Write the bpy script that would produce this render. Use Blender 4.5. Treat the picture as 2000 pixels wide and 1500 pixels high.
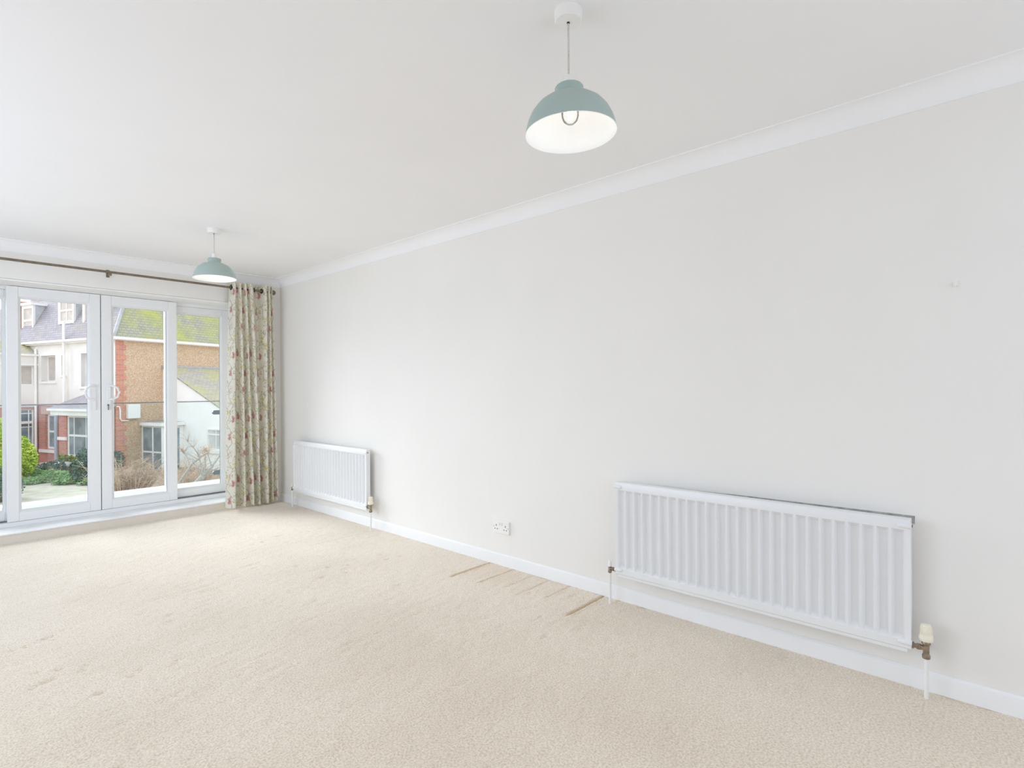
import bpy, math, random
import numpy as np
from mathutils import Vector, Matrix
random.seed(7); rng = np.random.default_rng(7)
SC = bpy.context.scene
COL = SC.collection
for o in list(bpy.data.objects): bpy.data.objects.remove(o)

# ------------------------------------------------------------------ camera
YAW = 0.836645; ROLL = -0.00553955; CAMZ = 1.2135
F0 = Vector((math.sin(YAW), math.cos(YAW), 0)); R0 = Vector((math.cos(YAW), -math.sin(YAW), 0)); D0 = Vector((0, 0, -1))
RT = R0 * math.cos(ROLL) - D0 * math.sin(ROLL); DN = R0 * math.sin(ROLL) + D0 * math.cos(ROLL)
cd = bpy.data.cameras.new('camera'); cam = bpy.data.objects.new('camera', cd); COL.objects.link(cam)
m3 = Matrix((RT, -DN, -F0)).transposed()
cam.matrix_world = Matrix.Translation((0, 0, CAMZ)) @ m3.to_4x4()
cd.sensor_fit = 'HORIZONTAL'; cd.sensor_width = 36.0; cd.lens = 36.0 * 1061.55 / 2000
cd.shift_y = 7.35 / 2000; cd.clip_start = 0.02; cd.clip_end = 300
SC.camera = cam

# ------------------------------------------------------------------ sky, light, exposure
wd = bpy.data.worlds.new('overcast_sky'); SC.world = wd; wd.use_nodes = True
nt = wd.node_tree; bg = nt.nodes['Background']
bg.inputs['Color'].default_value = (0.88, 0.95, 1.06, 1); bg.inputs['Strength'].default_value = 1.0
SC.view_settings.view_transform = 'Standard'; SC.view_settings.look = 'None'
SC.view_settings.gamma = 1; SC.view_settings.use_curve_mapping = False
SC.view_settings.exposure = 0.75
PENDANT_W = 0.1
SC.cycles.use_denoising = True
SC.cycles.max_bounces = 16; SC.cycles.diffuse_bounces = 12; SC.cycles.glossy_bounces = 4
SC.cycles.transparent_max_bounces = 16; SC.cycles.caustics_reflective = False; SC.cycles.caustics_refractive = False

def portal(name, loc, rot, sx, sy):
    l = bpy.data.lights.new(name, 'AREA'); l.shape = 'RECTANGLE'; l.size = sx; l.size_y = sy
    l.cycles.is_portal = True
    o = bpy.data.objects.new(name, l); o.location = loc; o.rotation_euler = rot; COL.objects.link(o)
portal('portal_far', (1.17, 6.32, 1.08), (math.radians(-90), 0, 0), 2.5, 2.05)
portal('portal_rear', (0.9, -2.26, 1.3), (math.radians(90), 0, 0), 2.6, 1.8)
portal('portal_left', (-1.92, 3.7, 1.28), (0, math.radians(-90), 0), 1.9, 3.4)

def fill_lamp(name, loc, rot, sx, sy, watts):
    l = bpy.data.lights.new(name, 'AREA'); l.shape = 'RECTANGLE'; l.size = sx; l.size_y = sy; l.energy = watts; l.color = (.72, .87, 1.13)
    o = bpy.data.objects.new(name, l); o.location = loc; o.rotation_euler = rot; COL.objects.link(o)
# the bright side of the overcast sky, beyond the sliding doors
sl_ = bpy.data.lights.new('veiled_sun', 'SUN'); sl_.energy = 2.8; sl_.angle = math.radians(50); sl_.color = (.95, .98, 1)
so0 = bpy.data.objects.new('veiled_sun', sl_); COL.objects.link(so0)
so0.rotation_euler = Vector((.42, -.9, -.50)).to_track_quat('-Z', 'Y').to_euler()
# added fill lamps inside the unseen side and rear windows, to brighten the room
fill_lamp('side_fill_lamp', (-1.70, 3.7, 1.28), (0, math.radians(-122), 0), 1.6, 3.2, 27)
fill_lamp('rear_fill_lamp', (0.9, -2.0, 1.3), (math.radians(112), 0, 0), 2.4, 1.5, 12)

# ------------------------------------------------------------------ materials
def new_mat(name):
    m = bpy.data.materials.new(name); m.use_nodes = True
    return m, m.node_tree, m.node_tree.nodes['Principled BSDF']
def lin(c):
    return tuple((v / 255 / 12.92 if v / 255 <= .04045 else ((v / 255 + .055) / 1.055) ** 2.4) for v in c) + (1,)
def mat(name, rgb, rough=.5, metal=0, noise=0, nscale=20, bump=0, bscale=80, spec=.5, c2=None):
    m, t, b = new_mat(name)
    b.inputs['Roughness'].default_value = rough; b.inputs['Metallic'].default_value = metal
    b.inputs['Specular IOR Level'].default_value = spec
    c = lin(rgb); b.inputs['Base Color'].default_value = c
    tc = t.nodes.new('ShaderNodeTexCoord')
    if noise or c2:
        n = t.nodes.new('ShaderNodeTexNoise'); n.inputs['Scale'].default_value = nscale; n.inputs['Detail'].default_value = 5
        t.links.new(tc.outputs['Object'], n.inputs['Vector'])
        r = t.nodes.new('ShaderNodeValToRGB'); t.links.new(n.outputs['Fac'], r.inputs['Fac'])
        r.color_ramp.elements[0].position = .35; r.color_ramp.elements[1].position = .65
        if c2: r.color_ramp.elements[0].color = c; r.color_ramp.elements[1].color = lin(c2)
        else:
            r.color_ramp.elements[0].color = tuple(v * (1 - noise) for v in c[:3]) + (1,)
            r.color_ramp.elements[1].color = tuple(min(1, v * (1 + noise)) for v in c[:3]) + (1,)
        t.links.new(r.outputs['Color'], b.inputs['Base Color'])
    if bump:
        n = t.nodes.new('ShaderNodeTexNoise'); n.inputs['Scale'].default_value = bscale; n.inputs['Detail'].default_value = 4
        t.links.new(tc.outputs['Object'], n.inputs['Vector'])
        bn = t.nodes.new('ShaderNodeBump'); bn.inputs['Strength'].default_value = bump; bn.inputs['Distance'].default_value = .01
        t.links.new(n.outputs['Fac'], bn.inputs['Height']); t.links.new(bn.outputs['Normal'], b.inputs['Normal'])
    return m

M = {}
M['wall'] = mat('wall_paint', (237, 235, 231), .75, noise=.012, nscale=1.3, bump=.03, bscale=160, spec=.2)
M['ceil'] = mat('ceiling_paint', (243, 243, 244), .85, noise=.008, nscale=2, spec=.15)
M['gloss'] = mat('white_gloss_paint', (240, 241, 242), .35, noise=.01, nscale=5)
M['reveal'] = mat('white_reveal_paint', (248, 248, 247), .5, noise=.01, nscale=4)
M['riser'] = mat('cream_riser_paint', (226, 220, 210), .6, noise=.02, nscale=6)
M['upvc'] = mat('white_upvc', (236, 237, 238), .3, noise=.008, nscale=3)
M['gasket'] = mat('black_gasket', (40, 38, 40), .6, noise=.1)
M['enamel'] = mat('radiator_enamel', (233, 234, 235), .28, noise=.008, nscale=5)
M['plastic'] = mat('white_plastic', (240, 239, 236), .35, noise=.01, nscale=30)
M['cream_plastic'] = mat('aged_cream_plastic', (238, 232, 214), .35, noise=.03, nscale=30)
M['brass'] = mat('dull_brass', (156, 142, 124), .36, metal=.8, noise=.25, nscale=60)
M['pipe'] = mat('white_painted_pipe', (238, 238, 236), .4, noise=.01)
M['rod'] = mat('antique_brass_rod', (128, 116, 100), .4, metal=.5, noise=.15, nscale=25)
M['eyelet'] = mat('dark_bronze_eyelet', (70, 62, 56), .35, metal=.8, noise=.1)
M['shade'] = mat('sage_enamel', (168, 186, 181), .45, noise=.015, nscale=8)
M['shade_in'] = mat('white_shade_lining', (238, 239, 239), .5, noise=.005)
M['flex'] = mat('braided_flex', (205, 200, 192), .8, noise=.25, nscale=400)
M['dark'] = mat('dark_slot', (52, 50, 52), .7, noise=.1)
M['switch'] = mat('switch_rocker', (226, 226, 228), .35, noise=.02)
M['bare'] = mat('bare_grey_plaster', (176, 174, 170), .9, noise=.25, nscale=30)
M['balcony'] = mat('balcony_paving', (232, 228, 223), .7, noise=.08, nscale=14)
M['kerb'] = mat('white_kerb', (238, 238, 236), .6, noise=.03, nscale=8)
M['steel'] = mat('steel_rail', (120, 118, 120), .3, metal=.7, noise=.05)
M['clamp'] = mat('grey_clamp', (92, 98, 102), .4, metal=.4, noise=.08)
# outside
M['render'] = mat('white_render', (233, 229, 224), .85, noise=.05, nscale=1.2, bump=.1, bscale=40)
M['whitewash'] = mat('white_painted_brick', (250, 248, 245), .8, noise=.025, nscale=1.5, bump=.2, bscale=30)
M['trimw'] = mat('white_house_trim', (240, 238, 234), .6, noise=.03, nscale=4)
M['pipe_g'] = mat('grey_downpipe', (176, 184, 196), .5, noise=.05)
M['lead'] = mat('lead_flashing', (172, 174, 176), .6, noise=.12, nscale=5)
M['cheek'] = mat('slate_cheek', (190, 192, 194), .7, noise=.1, nscale=5)
M['hglass'] = mat('house_glass', (140, 152, 158), .08, noise=.3, nscale=1.6, spec=.6)
M['blind'] = mat('pale_blind', (196, 186, 178), .7, noise=.1, nscale=5)
M['lintel'] = mat('pale_pink_lintel', (206, 172, 162), .85, noise=.1, nscale=8)
M['gravel'] = mat('pale_drive', (196, 186, 170), .95, noise=.1, nscale=3, bump=.4, bscale=60)
M['soil'] = mat('brown_soil', (150, 132, 108), .95, noise=.25, nscale=5, bump=.5, bscale=30)
M['meter'] = mat('white_meter_box', (240, 240, 236), .5, noise=.02)
M['bark'] = mat('grey_green_bark', (160, 158, 152), .9, noise=.2, nscale=20)
M['twig'] = mat('brown_twig', (186, 164, 144), .9, noise=.3, nscale=4)
M['pot'] = mat('pale_pot', (214, 210, 204), .8, noise=.08)

def glass_mat(name, refl, tint):
    m, t, b = new_mat(name)
    out = t.nodes['Material Output']
    tr = t.nodes.new('ShaderNodeBsdfTransparent'); tr.inputs['Color'].default_value = tint
    gl = t.nodes.new('ShaderNodeBsdfGlossy'); gl.inputs['Roughness'].default_value = .02
    mx = t.nodes.new('ShaderNodeMixShader'); fr = t.nodes.new('ShaderNodeFresnel'); fr.inputs['IOR'].default_value = 1.2
    ml = t.nodes.new('ShaderNodeMath'); ml.operation = 'MULTIPLY'; ml.inputs[1].default_value = refl
    t.links.new(fr.outputs[0], ml.inputs[0]); t.links.new(ml.outputs[0], mx.inputs['Fac'])
    t.links.new(tr.outputs[0], mx.inputs[1]); t.links.new(gl.outputs[0], mx.inputs[2]); t.links.new(mx.outputs[0], out.inputs['Surface'])
    return m
M['pane'] = glass_mat('door_pane_glass', 1.0, (.99, 1, 1, 1))
M['balglass'] = glass_mat('balustrade_glass', 2.0, (.95, .985, .98, 1))

def brick_mat(name, c1, c2, mortar, scale, vert_axis='z'):
    m, t, b = new_mat(name); b.inputs['Roughness'].default_value = .9
    tc = t.nodes.new('ShaderNodeUVMap')
    br = t.nodes.new('ShaderNodeTexBrick'); br.inputs['Color1'].default_value = lin(c1); br.inputs['Color2'].default_value = lin(c2)
    br.inputs['Mortar'].default_value = lin(mortar); br.inputs['Scale'].default_value = 1
    br.inputs['Brick Width'].default_value = .225 * scale; br.inputs['Row Height'].default_value = .075 * scale; br.inputs['Mortar Size'].default_value = .006 * scale
    t.links.new(tc.outputs[0], br.inputs['Vector'])
    n = t.nodes.new('ShaderNodeTexNoise'); n.inputs['Scale'].default_value = 3; t.links.new(tc.outputs[0], n.inputs['Vector'])
    mx = t.nodes.new('ShaderNodeMix'); mx.data_type = 'RGBA'; mx.blend_type = 'MULTIPLY'; mx.inputs['Factor'].default_value = .35
    t.links.new(br.outputs['Color'], mx.inputs['A']); t.links.new(n.outputs['Color'], mx.inputs['B'])
    t.links.new(mx.outputs['Result'], b.inputs['Base Color'])
    bn = t.nodes.new('ShaderNodeBump'); bn.inputs['Strength'].default_value = .5; bn.inputs['Distance'].default_value = .01; bn.invert = True
    t.links.new(br.outputs['Fac'], bn.inputs['Height']); t.links.new(bn.outputs['Normal'], b.inputs['Normal'])
    return m
M['brick'] = brick_mat('red_brick', (218, 142, 124), (204, 126, 112), (224, 206, 196), 1)
M['quoin'] = brick_mat('orange_red_brick', (230, 162, 136), (218, 146, 122), (226, 194, 176), 1)

def slate_mat(name, base, moss, mossy, mid=.5, row=.13):
    """coursed slates in UV metres, with moss patches in big soft areas"""
    m, t, b = new_mat(name); b.inputs['Roughness'].default_value = .85
    uv = t.nodes.new('ShaderNodeUVMap')
    br = t.nodes.new('ShaderNodeTexBrick'); br.inputs['Color1'].default_value = lin(base); br.inputs['Color2'].default_value = lin(tuple(int(v * .93) for v in base))
    br.inputs['Mortar'].default_value = lin(tuple(int(v * .75) for v in base)); br.inputs['Scale'].default_value = 1
    br.inputs['Brick Width'].default_value = .2; br.inputs['Row Height'].default_value = row; br.inputs['Mortar Size'].default_value = .007
    t.links.new(uv.outputs[0], br.inputs['Vector'])
    n = t.nodes.new('ShaderNodeTexNoise'); n.inputs['Scale'].default_value = .55; n.inputs['Detail'].default_value = 6; n.inputs['Roughness'].default_value = .65
    t.links.new(uv.outputs[0], n.inputs['Vector'])
    r = t.nodes.new('ShaderNodeValToRGB'); r.color_ramp.elements[0].position = mid - .1; r.color_ramp.elements[1].position = mid + .12
    r.color_ramp.elements[0].color = (0, 0, 0, 1); r.color_ramp.elements[1].color = (mossy, mossy, mossy, 1)
    t.links.new(n.outputs['Fac'], r.inputs['Fac'])
    n2 = t.nodes.new('ShaderNodeTexNoise'); n2.inputs['Scale'].default_value = 2.2; t.links.new(uv.outputs[0], n2.inputs['Vector'])
    r2 = t.nodes.new('ShaderNodeValToRGB'); r2.color_ramp.elements[0].color = lin(moss); r2.color_ramp.elements[1].color = lin((206, 204, 120))
    r2.color_ramp.elements[0].position = .4; r2.color_ramp.elements[1].position = .75
    t.links.new(n2.outputs['Fac'], r2.inputs['Fac'])
    mx = t.nodes.new('ShaderNodeMix'); mx.data_type = 'RGBA'
    t.links.new(r.outputs['Color'], mx.inputs['Factor']); t.links.new(br.outputs['Color'], mx.inputs['A']); t.links.new(r2.outputs['Color'], mx.inputs['B'])
    # courses stay visible through the moss
    m2 = t.nodes.new('ShaderNodeMix'); m2.data_type = 'RGBA'; m2.blend_type = 'MULTIPLY'; m2.inputs['Factor'].default_value = .35
    t.links.new(mx.outputs['Result'], m2.inputs['A']); t.links.new(br.outputs['Color'], m2.inputs['B'])
    t.links.new(m2.outputs['Result'], b.inputs['Base Color'])
    bn = t.nodes.new('ShaderNodeBump'); bn.inputs['Strength'].default_value = .6; bn.inputs['Distance'].default_value = .02; bn.invert = True
    t.links.new(br.outputs['Fac'], bn.inputs['Height']); t.links.new(bn.outputs['Normal'], b.inputs['Normal'])
    return m
M['slate'] = slate_mat('grey_slate', (182, 176, 182), (170, 166, 130), .35, .58)
M['mossroof'] = slate_mat('mossy_slate', (190, 188, 180), (190, 196, 104), .9, .47)
M['mossroof2'] = slate_mat('lean_to_tiles', (204, 196, 190), (204, 204, 112), .85, .53)

# pebble dash
m, t, b = new_mat('brown_pebble_dash'); b.inputs['Roughness'].default_value = .95
tc = t.nodes.new('ShaderNodeTexCoord'); vn = t.nodes.new('ShaderNodeTexVoronoi'); vn.inputs['Scale'].default_value = 34
t.links.new(tc.outputs['Object'], vn.inputs['Vector'])
sx = t.nodes.new('ShaderNodeSeparateColor'); t.links.new(vn.outputs['Color'], sx.inputs[0])
r = t.nodes.new('ShaderNodeValToRGB'); r.color_ramp.elements[0].color = lin((186, 156, 128)); r.color_ramp.elements[1].color = lin((222, 196, 168))
t.links.new(sx.outputs[0], r.inputs['Fac']); t.links.new(r.outputs['Color'], b.inputs['Base Color'])
bn = t.nodes.new('ShaderNodeBump'); bn.inputs['Strength'].default_value = .4; bn.inputs['Distance'].default_value = .01
t.links.new(vn.outputs['Distance'], bn.inputs['Height']); t.links.new(bn.outputs['Normal'], b.inputs['Normal'])
M['dash'] = m

def leaf_mat(name, c1, c2):
    m, t, b = new_mat(name); b.inputs['Roughness'].default_value = .6
    oi = t.nodes.new('ShaderNodeTexCoord'); n = t.nodes.new('ShaderNodeTexNoise'); n.inputs['Scale'].default_value = 4
    t.links.new(oi.outputs['Object'], n.inputs['Vector'])
    r = t.nodes.new('ShaderNodeValToRGB'); r.color_ramp.elements[0].color = lin(c1); r.color_ramp.elements[1].color = lin(c2)
    r.color_ramp.elements[0].position = .35; r.color_ramp.elements[1].position = .65
    t.links.new(n.outputs['Fac'], r.inputs['Fac']); t.links.new(r.outputs['Color'], b.inputs['Base Color'])
    return m
M['leaf_y'] = leaf_mat('yellow_green_leaves', (150, 186, 40), (214, 222, 90))
M['leaf_g'] = leaf_mat('mid_green_leaves', (104, 146, 84), (162, 190, 128))
M['leaf_d'] = leaf_mat('dark_green_leaves', (56, 82, 66), (96, 124, 100))
M['leaf_o'] = leaf_mat('olive_leaves', (128, 138, 60), (178, 178, 90))
M['grass_d'] = leaf_mat('dry_grass', (176, 160, 110), (206, 196, 140))

# carpet: colour variation of the worn pile plus fine pile relief
m, t, b = new_mat('beige_carpet'); b.inputs['Roughness'].default_value = .95; b.inputs['Specular IOR Level'].default_value = .1
b.inputs['Sheen Weight'].default_value = .42; b.inputs['Sheen Roughness'].default_value = .45; b.inputs['Sheen Tint'].default_value = (.95, .97, 1, 1)
tc = t.nodes.new('ShaderNodeTexCoord')
n1 = t.nodes.new('ShaderNodeTexNoise'); n1.inputs['Scale'].default_value = 130; n1.inputs['Detail'].default_value = 3
n2 = t.nodes.new('ShaderNodeTexNoise'); n2.inputs['Scale'].default_value = 1.6; n2.inputs['Detail'].default_value = 4
for n in (n1, n2): t.links.new(tc.outputs['Object'], n.inputs['Vector'])
r1 = t.nodes.new('ShaderNodeValToRGB'); r1.color_ramp.elements[0].color = lin((214, 197, 175)); r1.color_ramp.elements[1].color = lin((242, 230, 213))
r1.color_ramp.elements[0].position = .3; r1.color_ramp.elements[1].position = .62
r2 = t.nodes.new('ShaderNodeValToRGB'); r2.color_ramp.elements[0].color = (.93, .92, .9, 1); r2.color_ramp.elements[1].color = (1, 1, 1, 1)
r2.color_ramp.elements[0].position = .35; r2.color_ramp.elements[1].position = .6
t.links.new(n1.outputs['Fac'], r1.inputs['Fac']); t.links.new(n2.outputs['Fac'], r2.inputs['Fac'])
mx = t.nodes.new('ShaderNodeMix'); mx.data_type = 'RGBA'; mx.blend_type = 'MULTIPLY'; mx.inputs['Factor'].default_value = 1
t.links.new(r1.outputs['Color'], mx.inputs['A']); t.links.new(r2.outputs['Color'], mx.inputs['B'])
# brown tint over the crushed grooves and dents and along the wall
at = t.nodes.new('ShaderNodeAttribute'); at.attribute_name = 'brown_tint'
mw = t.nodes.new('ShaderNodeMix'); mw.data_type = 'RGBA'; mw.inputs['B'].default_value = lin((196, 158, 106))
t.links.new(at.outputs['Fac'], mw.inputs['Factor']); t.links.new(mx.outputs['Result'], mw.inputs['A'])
t.links.new(mw.outputs['Result'], b.inputs['Base Color'])
bn = t.nodes.new('ShaderNodeBump'); bn.inputs['Strength'].default_value = .55; bn.inputs['Distance'].default_value = .006
t.links.new(n1.outputs['Fac'], bn.inputs['Height']); t.links.new(bn.outputs['Normal'], b.inputs['Normal'])
M['carpet'] = m

# curtain cloth: print carried by a colour attribute woven into the mesh
m, t, b = new_mat('floral_curtain_cloth'); b.inputs['Roughness'].default_value = .9; b.inputs['Specular IOR Level'].default_value = .1
at = t.nodes.new('ShaderNodeAttribute'); at.attribute_name = 'print'
t.links.new(at.outputs['Color'], b.inputs['Base Color'])
tl = t.nodes.new('ShaderNodeBsdfTranslucent'); ms = t.nodes.new('ShaderNodeMixShader'); ms.inputs['Fac'].default_value = .05
t.links.new(at.outputs['Color'], tl.inputs['Color']); t.links.new(b.outputs[0], ms.inputs[1]); t.links.new(tl.outputs[0], ms.inputs[2])
t.links.new(ms.outputs[0], t.nodes['Material Output'].inputs['Surface'])
M['curtain'] = m

m, t, b = new_mat('glowing_bulb'); b.inputs['Base Color'].default_value = (1, 1, 1, 1)
b.inputs['Emission Color'].default_value = (1, .96, .9, 1); b.inputs['Emission Strength'].default_value = 6
M['bulb'] = m
m, t, b = new_mat('bulb_envelope'); M['bulbglass'] = glass_mat('bulb_glass', .9, (1, 1, 1, 1))

# ------------------------------------------------------------------ mesh helpers
class MB:
    def __init__(s): s.v = []; s.f = []; s.uv = {}
    def add(s, vs, fs, uvs=None):
        n = len(s.v); s.v += [tuple(p) for p in vs]
        for i, f in enumerate(fs):
            if uvs: s.uv[len(s.f)] = uvs[i]
            s.f.append(tuple(n + k for k in f))
        return s
    def box(s, x0, x1, y0, y1, z0, z1):
        return s.frame_box((0, 0, 0), (1, 0, 0), (0, 1, 0), (0, 0, 1), x0, x1, y0, y1, z0, z1)
    def frame_box(s, O, U, V, N, u0, u1, v0, v1, n0, n1):
        O, U, V, N = map(Vector, (O, U, V, N))
        P = [O + U * a + V * b_ + N * c for c in (n0, n1) for b_ in (v0, v1) for a in (u0, u1)]
        fs = [(0, 2, 3, 1), (4, 5, 7, 6), (0, 1, 5, 4), (2, 6, 7, 3), (0, 4, 6, 2), (1, 3, 7, 5)]
        if U.cross(V).dot(N) < 0: fs = [tuple(reversed(f)) for f in fs]
        c = [(a, b_, d) for d in (n0, n1) for b_ in (v0, v1) for a in (u0, u1)]
        uvs = []
        for k, f in enumerate(fs):
            if k < 2: uvs.append([(c[i][0], c[i][1]) for i in f])
            elif k < 4: uvs.append([(c[i][0], c[i][2]) for i in f])
            else: uvs.append([(c[i][2], c[i][1]) for i in f])
        return s.add(P, fs, uvs)
    def quad(s, *pts, uv=None):
        return s.add(pts, [tuple(range(len(pts)))], [uv] if uv else None)
    def prism(s, pts, d):
        d = Vector(d); a = [Vector(p) for p in pts]; n = len(a); nor = (a[1] - a[0]).cross(a[2] - a[0])
        fs = [tuple(range(n)), tuple(range(2 * n - 1, n - 1, -1))] + [(i, i + n, (i + 1) % n + n, (i + 1) % n) for i in range(n)]
        if nor.dot(d) > 0: fs = [tuple(reversed(f)) for f in fs]
        return s.add(a + [p + d for p in a], fs)
    def tube(s, pts, r, n=8, cap=True):
        pts = [Vector(p) for p in pts]; rs = r if isinstance(r, (list, tuple)) else [r] * len(pts)
        vs = []; prev = None
        for i, p in enumerate(pts):
            d = (pts[min(i + 1, len(pts) - 1)] - pts[max(i - 1, 0)]).normalized()
            a = (prev - d * prev.dot(d)) if prev else d.orthogonal()
            a.normalize(); prev = a; c = d.cross(a)
            vs += [p + (a * math.cos(2 * math.pi * k / n) + c * math.sin(2 * math.pi * k / n)) * rs[i] for k in range(n)]
        fs = [(i * n + k, i * n + (k + 1) % n, (i + 1) * n + (k + 1) % n, (i + 1) * n + k) for i in range(len(pts) - 1) for k in range(n)]
        if cap: fs += [tuple(reversed(range(n))), tuple((len(pts) - 1) * n + k for k in range(n))]
        return s.add(vs, fs)
    def lathe(s, prof, O=(0, 0, 0), axis=(0, 0, 1), n=32, cap0=False, cap1=False):
        O = Vector(O); A = Vector(axis).normalized(); U = A.orthogonal().normalized(); V = A.cross(U)
        vs = [O + A * z + (U * math.cos(2 * math.pi * k / n) + V * math.sin(2 * math.pi * k / n)) * r for r, z in prof for k in range(n)]
        fs = [(i * n + k, i * n + (k + 1) % n, (i + 1) * n + (k + 1) % n, (i + 1) * n + k) for i in range(len(prof) - 1) for k in range(n)]
        if cap0: fs.append(tuple(reversed(range(n))))
        if cap1: fs.append(tuple((len(prof) - 1) * n + k for k in range(n)))
        return s.add(vs, fs)
    def build(s, name, material, parent=None, smooth=None, bevel=0, origin=None, kind=None):
        if origin is None:
            origin = Vector((0, 0, 0))
            if parent is not None:
                q = parent
                while q.parent is not None: q = q.parent
                origin = q.location
        O = Vector(origin)
        me = bpy.data.meshes.new(name); me.from_pydata([tuple(Vector(p) - O) for p in s.v], [], s.f)
        if s.uv:
            ul = me.uv_layers.new(name='UVMap')
            for i, p in enumerate(me.polygons):
                if i in s.uv:
                    for li, w in zip(p.loop_indices, s.uv[i]): ul.data[li].uv = w
        me.materials.append(material)
        if smooth is not None:
            me.shade_smooth(); me.set_sharp_from_angle(angle=math.radians(smooth))
        o = bpy.data.objects.new(name, me); COL.objects.link(o)
        if parent is None: o.location = O
        else: o.parent = parent
        if bevel:
            bv = o.modifiers.new('bevel', 'BEVEL'); bv.width = bevel; bv.segments = 2; bv.limit_method = 'ANGLE'; bv.angle_limit = math.radians(40)
        if kind: o['kind'] = kind
        return o

def thing(name, label, cat, loc, group=None):
    o = bpy.data.objects.new(name, None); COL.objects.link(o); o.location = loc; o.empty_display_size = .1
    if label: o['label'] = label
    if cat: o['category'] = cat
    if group: o['group'] = group
    return o
def struct(name, loc=(0, 0, 0)):
    o = bpy.data.objects.new(name, None); COL.objects.link(o); o.location = loc; o['kind'] = 'structure'; o.empty_display_size = .1
    return o
def copy_tree(o, parent=None):
    c = o.copy(); COL.objects.link(c)
    if parent is not None: c.parent = parent
    for ch in [k for k in ALL_KIDS(o)]: copy_tree(ch, c)
    return c
def ALL_KIDS(o): return [k for k in bpy.data.objects if k.parent == o]

def holed(mb, O, U, V, N, u0, u1, v0, v1, n0, n1, holes):
    """wall slab with rectangular holes, in the frame O,U,V,N"""
    us = sorted({u0, u1, *[h[0] for h in holes], *[h[1] for h in holes]}); us = [u for u in us if u0 <= u <= u1]
    vs = sorted({v0, v1, *[h[2] for h in holes], *[h[3] for h in holes]}); vs = [v for v in vs if v0 <= v <= v1]
    for i in range(len(us) - 1):
        run = None
        for j in range(len(vs) - 1):
            cu = (us[i] + us[i + 1]) / 2; cv = (vs[j] + vs[j + 1]) / 2
            hole = any(h[0] < cu < h[1] and h[2] < cv < h[3] for h in holes)
            if not hole:
                if run is None: run = vs[j]
                end = vs[j + 1]
            if (hole or j == len(vs) - 2) and run is not None:
                mb.frame_box(O, U, V, N, us[i], us[i + 1], run, end, n0, n1); run = None
    return mb

# ------------------------------------------------------------------ room
WX = 2.712; FY = 5.85; CZ = 2.40; LX = -1.75; RY = -2.05
OX0, OX1, OZ = -0.014, 2.36, 2.10           # patio door opening
holed(MB(), (0, 0, 0), (1, 0, 0), (0, 0, 1), (0, 1, 0), LX - .2, WX + .25, -.3, 2.7, FY, FY + .28, [(OX0 - .012, OX1 + .012, -.001, OZ)]).build('wall_far', M['wall'], kind='structure')
wr = MB().box(WX, WX + .25, RY - .25, FY, -.3, 2.7).build('wall_right', M['wall'], kind='structure')
holed(MB(), (0, 0, 0), (1, 0, 0), (0, 0, 1), (0, -1, 0), LX - .2, WX + .25, -.3, 2.7, -RY, -RY + .25, [(-.4, 2.2, .45, 2.15)]).build('wall_rear', M['wall'], kind='structure')
LW = [(2.05, 5.35, .35, 2.2)]  # unseen side window, added to bring more sky light into the room
holed(MB(), (0, 0, 0), (0, 1, 0), (0, 0, 1), (-1, 0, 0), RY, FY, -.3, 2.7, -LX, -LX + .2, LW).build('wall_left', M['wall'], kind='structure')
for i, (a0, a1, b0, b1) in enumerate(LW):
    lw = struct('window_%d' % (i + 2), (LX - .1, (a0 + a1) / 2, b0)); f = MB(); n_ = 4; wq = (a1 - a0) / n_
    f.box(LX - .13, LX - .07, a0, a1, b0, b0 + .07).box(LX - .13, LX - .07, a0, a1, b1 - .07, b1)
    for k in range(n_ + 1):
        yc = a0 + k * wq; y0_, y1_ = max(a0, yc - .04), min(a1, yc + .04); f.box(LX - .13, LX - .07, y0_, y1_, b0 + .07, b1 - .07)
    f.build('window_frame', M['upvc'], lw)
    for k in range(n_): MB().box(LX - .105, LX - .095, a0 + k * wq + .03, a0 + (k + 1) * wq - .03, b0 + .06, b1 - .06).build('pane', M['pane'], lw)
MB().box(LX, WX, RY, FY, CZ, 2.7).build('ceiling', M['ceil'], kind='structure')
# rear window, unseen behind the camera, added to let sky light in
rw = struct('window_1', (0.9, RY - .12, .45))
f = MB()
for x0, x1, z0, z1 in ((-.4, -.33, .45, 2.15), (2.13, 2.2, .45, 2.15), (-.33, 2.13, .45, .52), (-.33, 2.13, 2.08, 2.15), (.46, .53, .52, 2.08), (1.27, 1.34, .52, 2.08)):
    f.box(x0, x1, RY - .15, RY - .09, z0, z1)
f.build('window_frame', M['upvc'], rw, bevel=.004)
for x0, x1 in ((-.33, .46), (.53, 1.27), (1.34, 2.13)):
    MB().box(x0, x1, RY - .125, RY - .115, .52, 2.08).build('pane', M['pane'], rw)

# plaster bare strip left round the near radiator
MB().prism([(WX - .001, .264, .655), (WX - .001, .264, .688), (WX - .001, .9, .684), (WX - .001, 1.38, .674), (WX - .001, 1.38, .655)], (.003, 0, 0)).build('bare_plaster_patch', M['bare'], wr)

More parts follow.
